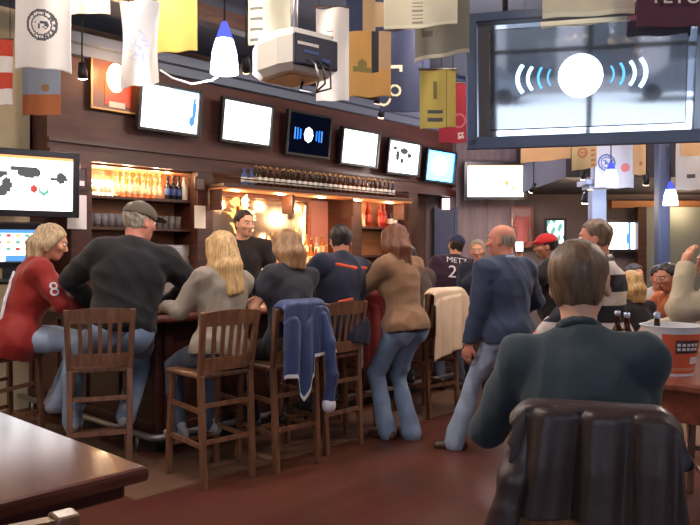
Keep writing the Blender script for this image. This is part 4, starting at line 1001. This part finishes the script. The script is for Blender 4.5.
# ------------------------------------------------------------------ draped clothes
def drape(label, name, cat, st, m, trim, s_fn, path_fn, fold_fn, nx=70, ny=80, thick=.012, trim_fn=None, sleeves=()):
    """cloth hung over a stool's back, in the stool's own axes; path_fn(s, t) -> (y, z), s -1..1 across, t 0..1 from the seat side hem over the rail to the rear hem"""
    t = thing(name, label, cat, st.location, st.rotation_euler.z)
    t.scale = st.scale
    mb = MB(); g = [[None]*(nx+1) for _ in range(ny+1)]
    for j in range(ny+1):
        for i in range(nx+1):
            s = -1+2*i/nx; q = j/ny; y, z = path_fn(s, q); g[j][i] = Vector((s_fn(s, q), y+fold_fn(s, q), z))
    vs = []; 
    for j in range(ny+1):
        for i in range(nx+1):
            a = g[j][min(i+1, nx)]-g[j][max(i-1, 0)]; b = g[min(j+1, ny)][i]-g[max(j-1, 0)][i]; vs.append((g[j][i], a.cross(b).normalized()))
    n = len(vs); V0 = [p for p, k in vs]+[p-k*thick for p, k in vs]
    fs = []; ms = []
    for j in range(ny):
        for i in range(nx):
            a = j*(nx+1)+i; f = (a, a+1, a+nx+2, a+nx+1); k = 1 if (trim_fn and trim_fn(-1+2*(i+.5)/nx, (j+.5)/ny)) else 0
            fs += [f, tuple(n+x for x in reversed(f))]; ms += [k, k]
    rim = [i for i in range(nx+1)]+[(j+1)*(nx+1)+nx for j in range(ny)]+[ny*(nx+1)+i for i in range(nx-1, -1, -1)]+[j*(nx+1) for j in range(ny-1, 0, -1)]
    for a, b in zip(rim, rim[1:]+rim[:1]): fs.append((b, a, a+n, b+n)); ms.append(0)
    mb.v = [tuple(v) for v in V0]; mb.f = fs; mb.m = ms; mb.sm = [True]*len(fs); mb.build('body', [m, trim or m], t)
    for (pts, r, cuffm) in sleeves:
        v, f = sdf_mesh([rc(pts[i], pts[i+1], r[i], r[i+1], .03) for i in range(len(pts)-1)], .009); v = folds(v, f, .008, 30, 5, (1, 1, .6)); sl = raw_mesh('sleeve', v, f, m, t)
        if cuffm: skin('cuff', [rc(pts[-1], A(*pts[-1])-A(0, 0, .012), r[-1]+.006, r[-1]+.006, .01)], cuffm, sl, .008)
    return t
def over_rail(front, back, ytop=-.275, ztop=1.195, gap=.05, lean=.12):
    """profile over the top rail: front(s) and back(s) give the hem heights"""
    z0 = ztop
    def f(s, t):
        ztop = z0-.045*(max(0, abs(s)-.72)/.28)**2
        zf, zb = front(s), back(s); Lf = ztop-zf; Lb = ztop-zb; L = Lf+Lb+.09; d = t*L
        if d < Lf: return ytop+gap+.012, zf+d
        if d < Lf+.09: a = (d-Lf)/.09*math.pi; return ytop+math.cos(a)*gap, ztop+math.sin(a)*.018
        k = d-Lf-.09; return ytop-gap-.006-.0*k, ztop-k
    return f
M_leather = mat('black_leather', (62, 48, 46), .4, spec=.45, bump=.15, bscale=60)
M_bluej = mat('blue_nylon', (40, 57, 102), .55, vary=.1, vscale=5, sheen=.2); M_trimw = mat('white_trim', (215, 215, 220), .6)
M_cream_c = mat('cream_coat_cloth', (226, 200, 172), .8, vary=.05); M_redc = mat('red_jacket_cloth', (140, 40, 38), .7)
drape('black leather jacket hung over the back of the stool in front', 'leather_jacket', 'jacket', s6[0], M_leather, None,
      lambda s, t: s*(.232+.04*max(0, t-.45)+(.05*max(0, t-.5) if s < 0 else .0)), over_rail(lambda s: .95, lambda s: .875 if s > -.82 else .875-.6*(-.82-s), ztop=1.182, gap=.05),
      lambda s, t: (-1 if t > .5 else .3)*(.028*abs(math.sin(4.9*s+.5+.5*t))+.012*math.sin(11*s+2*t)+.005*math.sin(23*s+4*t))*min(1, max(0, (t-.3))*2.2), 110, 90, .012,
      sleeves=[(((-.185, -.3, 1.12), (-.225, -.33, .98), (-.27, -.345, .78), (-.27, -.345, .58)), (.035, .05, .052, .048), None), (((.19, -.29, 1.12), (.205, -.31, .98), (.21, -.315, .84)), (.03, .038, .035), None)])
drape('blue jacket with white hem trim hung over a bar stool back', 'blue_jacket', 'jacket', s3[0], M_bluej, M_trimw,
      lambda s, t: s*(.2+.05*max(0, t-.4)+(.10*max(0, t-.6) if s > .2 else 0)), over_rail(lambda s: .95, lambda s: .68 if s < -.5 else (.68-.18*(1-abs(s+.12)/.38) if s < .26 else .8+.02*s), gap=.05),
      lambda s, t: (-1 if t > .5 else .3)*(.022*abs(math.sin(4.5*s+1))+.012*math.sin(13*s+2*t))*min(1, max(0, t-.3)*2.2), 80, 90, .012, trim_fn=lambda s, t: t > .968,
      sleeves=[(((.16, -.33, 1.1), (.2, -.36, .9), (.22, -.37, .66), (.2, -.36, .45)), (.04, .05, .048, .045), M_trimw)])
drape('cream coat hung over a bar stool back beside the man in the blue sweater', 'cream_coat', 'coat', s5[0], M_cream_c, None,
      lambda s, t: s*(.22+.06*max(0, t-.4)), over_rail(lambda s: .8, lambda s: .62+.06*s, gap=.055),
      lambda s, t: (-1 if t > .5 else .3)*(.03*abs(math.sin(5*s))+.01*math.sin(12*s+3*t))*min(1, max(0, t-.3)*2.2), 60, 70, .014, sleeves=[(((.24, -.25, 1.12), (.3, -.27, .92), (.3, -.28, .7)), (.05, .055, .05), None)])
drape('red jacket with white marks hung on the stool behind the woman in tan', 'red_jacket', 'jacket', s8[0], M_redc, M_trimw,
      lambda s, t: s*.21, over_rail(lambda s: .95, lambda s: .62+.05*math.sin(4*s), gap=.05), lambda s, t: (-1 if t > .5 else .3)*.02*abs(math.sin(5*s))*min(1, max(0, t-.3)*2.2), 50, 60, .012,
      trim_fn=lambda s, t: (abs(s+.55) < .06 and t > .55) or (abs(s+.3) < .12 and .68 < t < .76))
# ------------------------------------------------------------------ everyone
def cloth(n, c, v=.1, rough=.85): return mat('cloth_'+n, c, rough, spec=.25, vary=v, vscale=9, bump=.12, bscale=160, sheen=.15)
J_blue = cloth('worn_jeans', (122, 140, 164), .14); J_pale = cloth('pale_jeans', (148, 162, 182), .12); J_dark = cloth('dark_jeans', (66, 74, 92), .12); B_black = cloth('black', (36, 34, 37)); B_char = cloth('charcoal', (50, 50, 56)); B_navy = cloth('navy', (38, 42, 60))
B_teal = cloth('slate_sweater', (54, 66, 74)); B_blues = cloth('blue_sweater', (54, 64, 88)); B_grey = cloth('grey_knit', (146, 134, 120)); B_tan = cloth('tan_suede', (140, 106, 78)); B_red = cloth('red_jersey', (150, 40, 34), .06, .55)
B_brown = cloth('brown_jacket', (72, 54, 48)); B_beige = cloth('beige_fleece', (190, 176, 150)); B_white = cloth('white_cotton', (205, 202, 200)); B_orange = cloth('rust_orange_shirt', (206, 116, 66)); B_maroon = cloth('plum_jersey', (54, 34, 52)); B_green = cloth('dark_green', (34, 58, 48))
S_black = mat('black_shoe_leather', (30, 28, 30), .4); S_brown = mat('brown_shoe_leather', (74, 50, 40), .45); S_run = mat('trainer_fabric', (150, 150, 154), .6)
C_orange = cloth('orange_trim', (205, 78, 48), .05); C_light = cloth('pale_blue_collar', (150, 170, 196), .05)
def stripes(name, c1, c2, period, duty, off=0.0):
    m = bpy.data.materials.new(name); m.use_nodes = True; nt = m.node_tree; b = nt.nodes['Principled BSDF']; b.inputs['Roughness'].default_value = .85
    tc = nt.nodes.new('ShaderNodeTexCoord'); sx = nt.nodes.new('ShaderNodeSeparateXYZ'); a = nt.nodes.new('ShaderNodeMath'); a.operation = 'ADD'; a.inputs[1].default_value = off
    w = nt.nodes.new('ShaderNodeMath'); w.operation = 'PINGPONG'; w.inputs[1].default_value = period; g = nt.nodes.new('ShaderNodeMath'); g.operation = 'GREATER_THAN'; g.inputs[1].default_value = period*duty
    mx = nt.nodes.new('ShaderNodeMix'); mx.data_type = 'RGBA'; mx.inputs[6].default_value = lin(c1); mx.inputs[7].default_value = lin(c2)
    nt.links.new(tc.outputs['Object'], sx.inputs[0]); nt.links.new(sx.outputs[2], a.inputs[0]); nt.links.new(a.outputs[0], w.inputs[0]); nt.links.new(w.outputs[0], g.inputs[0]); nt.links.new(g.outputs[0], mx.inputs[0]); nt.links.new(mx.outputs[2], b.inputs['Base Color'])
    return m
B_stripe = stripes('rugby_stripes', (36, 38, 48), (206, 196, 190), .1, .56, -.07)
def up(loc): return (loc.x, loc.y, 0)
# the man in front
fm_ = s6[1]+s6[2]*.05
I1 = person('man in a dark slate sweater seated in front with his back to us', (.755, 2.3, 0), -20, 1.07, .735, lean=18, roll=-3, twist=0, nl=.028, shw=.18, head=(-10, -4, 0), LH=(-.2, .36, 1.1), RH=(.06, .46, 1.12), LF=(-.2, .16, .24), RF=(.2, .16, .24),
       bulk=1.0, skin_c='fair', top=B_teal, top_off=.018, cz=.02, cr_=.06, hem=-.06, collar=B_teal, pants=J_dark, shoes=S_black, hair='short', hair_c='cropped', h=.0085, elbow=((-.62, -.35, -.9), (.3, -.5, -1)), fold=.008, shorthair_top=.01, hs=1.13, hf=.002)
# broad man in black
I2 = person('broad man in a dark cap and black sweater seated at the bar corner', up(s1[1]+Vector((.14, .05, 0))), 12, 1.2, 1.0, lean=8, roll=8, twist=0, head=(-50, 4, 0), LH=(-.26, .42, 1.16), RH=(.3, .38, 1.16), LF=(-.36, .12, .34), RF=(.02, .2, .34),
       bulk=1.2, skin_c='ruddy', top=B_black, top_off=.024, hem=-.03, pants=J_blue, shoes=S_run, hair='short', hair_c='grey', cap=cloth('cap_taupe', (92, 82, 72)), elbow=((-1, -.3, .1), (1, -.3, .1)), knee=((-.5, 1, .3), (.2, 1, .3)), face=True, fold=.009)
# woman in red
I3 = person('blonde woman in a red jersey leaning on the bar at the left edge', (-2.6, 5.6, 0), -64, 1.14, .92, lean=18, roll=0, twist=0, head=(-6, 10, 0), LH=(-.12, .6, 1.17), RH=(.1, .52, 1.17), LF=(-.1, .3, .4), RF=(.12, .3, .4),
       fem=True, bulk=1.08, skin_c='warm', top=B_red, sleeve='long', top_off=.03, hem=-.16, pants=J_pale, shoes=S_run, hair='bob', hair_c='paleblond', face=True, fold=.009, elbow=((-.9, -.4, -.5), (.9, -.4, -.5)))
r3 = I3['root']
decal(I3['top'], r3, 'number_patch', '8', .13, M_trimw, I3['shR']*.45+I3['eR']*.55, Vector((-.1, .95, .1)), Vector((0, -.2, 1)), .006)
for a, b, w in ((I3['shL'], I3['eL'], 1),):
    pass
c_ = I3['eR']*.35+I3['wR']*.65
skin('cuff_band', [rc(I3['eR']*.12+I3['wR']*.88, I3['eR']*.05+I3['wR']*.95, .062, .058, .01)], M_trimw, r3, .009)
gq = lambda x, y, z: I3['pel']+I3['Rt'] @ A(x, y, z)
skin('side_stripe', [rc(gq(.02, -.142, .4), gq(.1, -.137, .2), .011, .012, .01), rc(gq(.1, -.137, .2), gq(.13, -.12, .05), .012, .012, .01)], M_trimw, r3, .008)
# barman
pb = W(4.5, 5.66)
I4 = person('barman in a black shirt standing behind the counter', (pb.x, pb.y, .171), 180+14, 1.08, .95, lean=4, head=(28, 4, 0), LH=(-.22, .2, .98), RH=(.24, .2, .98), bulk=1.08, skin_c='fair', top=B_black, sleeve='short', pants=B_black, shoes=S_black, hair='short', hair_c='dark', face=True, collar=B_black)
# blonde in grey
I5 = person('woman with long blonde hair in a grey sweater seated on the uncovered stool', up(s2[1]-s2[2]*.05+U*.06), 40, 1.03, .9, lean=4, roll=6, head=(2, 8, -3), LH=(-.22, .38, 1.17), RH=(.06, .5, 1.19), LF=(-.16, .3, .3), RF=(.12, .3, .3),
       fem=True, bulk=1.12, skin_c='warm', top=B_grey, top_off=.022, hem=-.06, pants=J_dark, shoes=S_run, hair='long', hair_c='blond', elbow=((-.5, -.5, -.8), (1, -.4, .05)))
# dark short sleeves
I6 = person('woman in short dark sleeves seated on the stool with the blue jacket', up(s3[1]-s3[2]*.06+U*.08), 40, 1.05, .9, lean=4, roll=4, head=(4, 10, 0), LH=(-.3, .3, 1.19), RH=(.1, .5, 1.19), LF=(-.14, .3, .3), RF=(.12, .3, .3),
       fem=True, bulk=1.12, skin_c='warm', top=B_char, sleeve='short', top_off=.02, pants=B_black, shoes=S_black, hair='mid', hair_c='darkblond', elbow=((-.5, -.6, -.9), (1, -.4, .05)))
# orange trim
I7 = person('man in a dark jacket with orange trim seated at the bar', up(s4[1]-s4[2]*.06+U*.16), 38, 1.08, .95, lean=8, roll=7, head=(-25, 8, 0), LH=(-.24, .5, 1.19), RH=(.1, .52, 1.19), LF=(-.14, .3, .3), RF=(.12, .3, .3),
       bulk=1.12, skin_c='ruddy', top=B_navy, top_off=.028, hem=-.14, collar=C_orange, pants=B_black, shoes=S_black, hair='short', hair_c='dark', face=False, fold=.009)
g7 = lambda x, y, z: I7['pel']+I7['Rt'] @ A(x, y, z)
skin('shoulder_stripe', [rc(g7(-.19, -.075, .455), g7(0, -.128, .43), .02, .02, .01), rc(g7(0, -.128, .43), g7(.19, -.075, .455), .02, .02, .01)], C_orange, I7['root'], .008)
skin('pocket_stripe', [rc(g7(-.13, -.145, .16), g7(-.02, -.155, .19), .016, .013, .01)], C_orange, I7['root'], .008)
# woman in tan
I8 = person('woman in a tan jacket and blue jeans standing and leaning on the bar', (.46, 6.0, 0), 42, 1.07, .96, lean=9, roll=1, head=(-16, 6, 0), LH=(-.1, .52, 1.19), RH=(.22, .46, 1.19), LF=(-.1, .12, .085), RF=(.05, -.02, .085), knee=((-.1, 1, 0), (.1, 1, 0)),
       fem=True, bulk=.97, skin_c='warm', top=B_tan, top_off=.03, hem=-.06, pants=J_blue, cuff=.07, shoes=S_brown, hair='mid', hair_c='auburn', h=.009, footyaw=(12, -4), elbow=((-.9, -.6, -.4), (.9, -.6, -.4)))
skin('belt', [el(I8['pel']+I8['Rt'] @ A(0, -.01, -.055), (.188, .16, .03), I8['Rt'], .01)], B_black, I8['root'], .009)
# bent person beyond
I9 = person('dark haired person in a brown jacket seated on the stool with the cream coat', up(s5[1]+s5[2]*.06), 38, 1.0, .86, lean=14, head=(10, 14, 0), LH=(-.24, .46, 1.19), RH=(.22, .5, 1.19), LF=(-.14, .3, .3), RF=(.12, .3, .3),
       bulk=1.05, skin_c='warm', top=B_brown, top_off=.026, hem=-.13, pants=B_black, shoes=S_black, hair='short', hair_c='black', h=.011)
# plum jersey
pj_ = P(450, 270, 8.2)
I10 = person('person in a plum jersey numbered 21 with a dark blue cap, back to us', (pj_.x, 8.2, 0), 5, 1.03, .95, lean=4, roll=7, head=(0, 0, 8), bulk=1.05, skin_c='warm', top=B_maroon, top_off=.03, hem=-.14, pants=J_dark, shoes=S_black, hair='short', hair_c='dark', cap=cloth('cap_blue', (40, 50, 84)), h=.011)
gt = I10['pel']+I10['Rt'] @ A(0, -.16, .31)
decal(I10['top'], I10['root'], 'lettering', '21', .19, M_trimw, gt+I10['Rt'] @ A(0, 0, .05), I10['Rt'] @ A(1, 0, 0), I10['Rt'] @ A(0, 0, 1), .01)
decal(I10['top'], I10['root'], 'lettering', 'METZ', .085, M_trimw, gt+I10['Rt'] @ A(0, 0, .185), I10['Rt'] @ A(1, 0, 0), I10['Rt'] @ A(0, 0, 1), .01, 1.1)
# grey haired woman facing us
p_ = P(479, 262, 7.8)
I11 = person('woman with pulled back grey blonde hair in a dark coat facing us', (p_.x, 7.8, 0), 150, .94, .95, lean=3, head=(14, 4, 0), LH=(-.1, .2, .95), RH=(.1, .2, .95), fem=True, skin_c='warm', top=B_navy, top_off=.03, hem=-.14, collar=cloth('wine_collar', (110, 50, 60)), pants=B_black, shoes=S_black, hair='short', hair_c='grey', face=True)
# bald man
I12 = person('bald man in a blue sweater and pale jeans standing with one foot stepped out', (1.23, 5.62, 0), 28, 1.05, .95, lean=2, roll=-1, twist=0, head=(34, 2, 0), LH=(-.3, .1, .84), RH=(.3, .28, 1.0), LF=(-.3, .26, .085), RF=(.12, -.1, .085),
       bulk=1.14, skin_c='ruddy', top=B_blues, top_off=.024, hem=-.08, collar=C_light, pants=J_pale, cuff=.075, shoes=S_brown, hair='bald', hair_c='grey', face=True, footyaw=(52, -10), elbow=((-.5, -.9, -.1), (.8, -.6, -.3)), palm=((.9, .3, 0), (-.6, 0, -.6)))
# phone person
p_ = P(549, 258, 7.0)
I13 = person('person in dark clothes and a red cap holding up a phone', (p_.x+.04, 7.0, 0), 75, 1.0, .95, lean=3, head=(6, 4, 0), LH=(-.3, .3, 1.5), RH=(.1, .32, 1.2), bulk=1.05, skin_c='tan', top=B_black, sleeve='short', top_off=.026, hem=-.1, pants=B_black, shoes=S_black, hair='short', hair_c='dark', cap=cloth('cap_red', (190, 44, 46)), h=.01, elbow=((-.3, .1, -1), (.8, -.5, -.4)), palm=((0, -1, 0), (-.6, 0, -.6)), curl=.6)
hp_ = Matrix.Rotation(math.radians(75), 3, 'Z') @ Vector(I13['wL']); ph = thing('phone', 'small phone with a lit white screen held up beside the bald man', 'phone', Vector((p_.x+.04, 7.0, 0))+hp_+Vector((-.02, -.04, .11)), math.radians(-8))
MB().box((0, 0, 0), (.075, .012, .11), bev=.005).build('case', M_blackp, ph); MB().box((0, -.007, 0), (.066, .003, .09)).build('screen', E['white'], ph)
# striped man
p_ = P(603, 258, 5.1)
I14 = person('standing man in a dark rugby shirt with pale stripes and a white collar', (p_.x+.02, 5.1, 0), 68, 1.06, .95, lean=4, head=(4, 2, 0), LH=(-.2, .4, 1.0), RH=(.2, .42, 1.0), bulk=1.12, skin_c='ruddy', top=B_stripe, top_off=.024, hem=-.08, collar=B_white, pants=J_dark, shoes=S_black, hair='short', hair_c='cropped', face=True)
# diners on the right
p_ = P(638, 290, 6.4)
person('blonde diner in a dark top seated behind the brown bottles', (p_.x, 6.4, 0), 20, .98, .62, lean=6, head=(-10, 4, 0), LH=(-.2, .4, .8), RH=(.2, .4, .8), LF=(-.1, .4, .085), RF=(.1, .4, .085), fem=True, skin_c='warm', top=B_black, pants=B_black, shoes=S_black, hair='mid', hair_c='blond', h=.011)
p_ = P(658, 285, 7.5)
person('dark haired diner in a pale grey shirt seated beyond the blonde diner', (p_.x, 7.5, 0), 160, 1.0, .64, lean=8, head=(10, 6, 0), LH=(-.2, .4, .85), RH=(.2, .4, .85), LF=(-.1, .4, .085), RF=(.1, .4, .085), skin_c='ruddy', top=B_white, pants=B_black, shoes=S_black, hair='short', hair_c='dark', h=.011, face=True)
p_ = P(681, 290, 6.6)
person('diner in an orange shirt seated behind the beer bucket', (p_.x, 6.6, 0), 100, 1.02, .66, lean=10, head=(10, 6, 0), LH=(-.2, .4, .85), RH=(.2, .4, 1.0), LF=(-.1, .4, .085), RF=(.1, .4, .085), skin_c='tan', top=B_orange, pants=B_black, shoes=S_black, hair='short', hair_c='dark', h=.011, face=True)
p_ = P(629, 280, 8.0)
person('dark haired diner seated far back between the striped man and the blonde diner', (p_.x, 8.0, 0), 200, 1.0, .64, lean=5, head=(0, 5, 0), LH=(-.2, .4, .85), RH=(.2, .4, .85), LF=(-.1, .4, .085), RF=(.1, .4, .085), skin_c='tan', top=B_brown, pants=B_black, shoes=S_black, hair='short', hair_c='dark', h=.012, face=True)
I15 = person('person in a beige fleece raising a hand to the face at the right edge', (2.34, 4.45, 0), 75, 1.02, .82, lean=4, head=(10, 4, 0), LH=(-.14, .27, 1.46), RH=(.2, .4, 1.06), LF=(-.1, .3, .3), RF=(.1, .3, .3), bulk=1.1, skin_c='warm', top=B_beige, top_off=.028, hem=-.1, pants=J_dark, shoes=S_black, hair='short', hair_c='brown', elbow=((-.3, .6, -1), (.8, -.4, -.4)), palm=((.3, -.7, 0), (-.6, 0, -.6)), face=True)
# low dining chairs and a stool for those who sit out of reach of the bar
def chair_proto():
    t = thing('dining_chair', '', 'chair')
    MB().box((0, 0, .45), (.44, .42, .04), bev=.012).build('seat', M_dark, t)
    for s in (-1, 1):
        MB().bar((s*.19, -.2, 0), (s*.2, -.27, .92), .035, .035).build('leg', M_dark, t); MB().bar((s*.19, .18, 0), (s*.19, .18, .44), .035, .035).build('leg', M_dark, t)
    MB().box((0, -.255, .8), (.38, .025, .2)).build('backrest', M_dark, t)
    return t
ch = chair_proto()
for i, (px, Y, hd, lb_) in enumerate(((638, 6.4, 20, 'dark dining chair under the blonde diner'), (658, 7.5, 160, 'dark dining chair under the diner in pale grey'), (681, 6.6, 100, 'dark dining chair under the diner in orange'), (629, 8.0, 200, 'dark dining chair under the far dark haired diner'))):
    o = ch if i == 0 else dup(ch, (0, 0, 0)); q = P(px, 285, Y); o.location = (q.x, Y, 0); o.rotation_euler = (0, 0, math.radians(hd)); o['label'] = lb_
a_ = math.radians(75); dd_ = Vector((-math.sin(a_), math.cos(a_), 0))
stool((2.34-dd_.x*.25, 4.45-dd_.y*.25), 75, 'oak bar stool under the person in the beige fleece')
# ------------------------------------------------------------------ light
w = bpy.data.worlds.new('winter_sky'); SC.world = w; w.use_nodes = True
bg = w.node_tree.nodes['Background']; bg.inputs[0].default_value = (.80, .88, 1.0, 1); bg.inputs[1].default_value = 6.0
for i, (a, b) in enumerate(((-5.6, -2.35), (-1.75, 1.9), (2.5, 5.9))):       # portals: guide the sky light through the three windows
    L = bpy.data.lights.new('window_portal', 'AREA'); L.shape = 'RECTANGLE'; L.size = b-a; L.size_y = 2.46; L.cycles.is_portal = True
    o = bpy.data.objects.new('window_portal', L); COL.objects.link(o); o.location = ((a+b)/2, -4.62, 2.05); o.rotation_euler = (math.radians(90), 0, 0)
def pl(loc, e, col, r=.12):
    L = bpy.data.lights.new('point_light', 'POINT'); L.energy = e; L.color = col; L.shadow_soft_size = r
    o = bpy.data.objects.new('point_light', L); COL.objects.link(o); o.location = loc; return o
def al(loc, aim, e, col, sx, sy):
    L = bpy.data.lights.new('strip_light', 'AREA'); L.energy = e; L.color = col; L.shape = 'RECTANGLE'; L.size = sx; L.size_y = sy
    o = bpy.data.objects.new('strip_light', L); COL.objects.link(o); o.location = loc; o.rotation_euler = (Vector(aim)-Vector(loc)).to_track_quat('-Z', 'Z').to_euler(); return o
warm = (1, .66, .36)
for k in range(5): pl(W(5.25+.7*k, 6.75, 2.2), 7, warm, .05)
pl(W(4.05, 7.1, 2.42), 4, warm, .04); pl(W(4.6, 7.15, 2.42), 4, warm, .04)
pl(W(8.0, 7.1, 2.4), 5, warm, .04)
for k in range(3): pl(W(3.75+.32*k, 7.04, 2.42), 5, (1, .8, .5), .03)
pl((2.0, 10.6, 2.9), 45, (1, .84, .8), .2); pl((4.3, 7.4, 2.9), 40, (1, .8, .62), .2); pl((-5.2, 4.2, 3.4), 50, (1, .84, .66), .2)  # bare fill lights, no lamp bodies, added for far wall, diners and left
pl(W(6.6, 6.9, 1.75), 6, warm, .06)
# fill lamps added on the ceiling, unseen above the top edge
def fill_lamp(x, y, e, col=(1, .82, .68)):
    t = thing('fill_lamp', 'round white fill lamp added on the ceiling, out of view', 'lamp', (x, y, 3.99), 0, 'added fill lamps on the ceiling')
    MB().lathe([(0, 0), (.14, 0), (.14, -.04), (.0, -.07)], 20).build('diffuser', emis('fill_lamp_glow', (255, 226, 200), 4) if not bpy.data.materials.get('fill_lamp_glow') else bpy.data.materials['fill_lamp_glow'], t)
    pl((x, y, 3.8), e, col, .15)
for x, y, e in ((-3.5, 2.5, 90), (-.6, 2.6, 90), (2.2, 5.2, 90), (-1.5, 4.6, 110), (1.0, 6.2, 100), (4.4, 6.2, 110), (4.0, 2.0, 80)): fill_lamp(x, y, e)
for x, y in ((3.2, 9.6), (4.8, 10.2)): pl((x, y, 2.2), 25, (1, .72, .45), .1)
pl((5.4, 11.6, 2.25), 14, (1, .7, .4), .1)
# ------------------------------------------------------------------ camera
cam = bpy.data.cameras.new('camera'); co = bpy.data.objects.new('camera', cam); COL.objects.link(co)
co.location = (0, 0, H); co.rotation_euler = (math.pi/2, 0, 0); cam.sensor_width = 36; cam.lens = 36*F/700; cam.shift_y = (HZ-262.5)/700; cam.clip_start = .05
SC.camera = co
SC.view_settings.view_transform = 'Standard'; SC.view_settings.look = 'None'; SC.view_settings.gamma = 1; SC.view_settings.exposure = 0.36; SC.view_settings.use_curve_mapping = False
SC.cycles.use_denoising = True; SC.cycles.max_bounces = 8; SC.cycles.diffuse_bounces = 4; SC.cycles.transparent_max_bounces = 12; SC.cycles.sample_clamp_indirect = 6.0; SC.cycles.caustics_reflective = False; SC.cycles.caustics_refractive = False
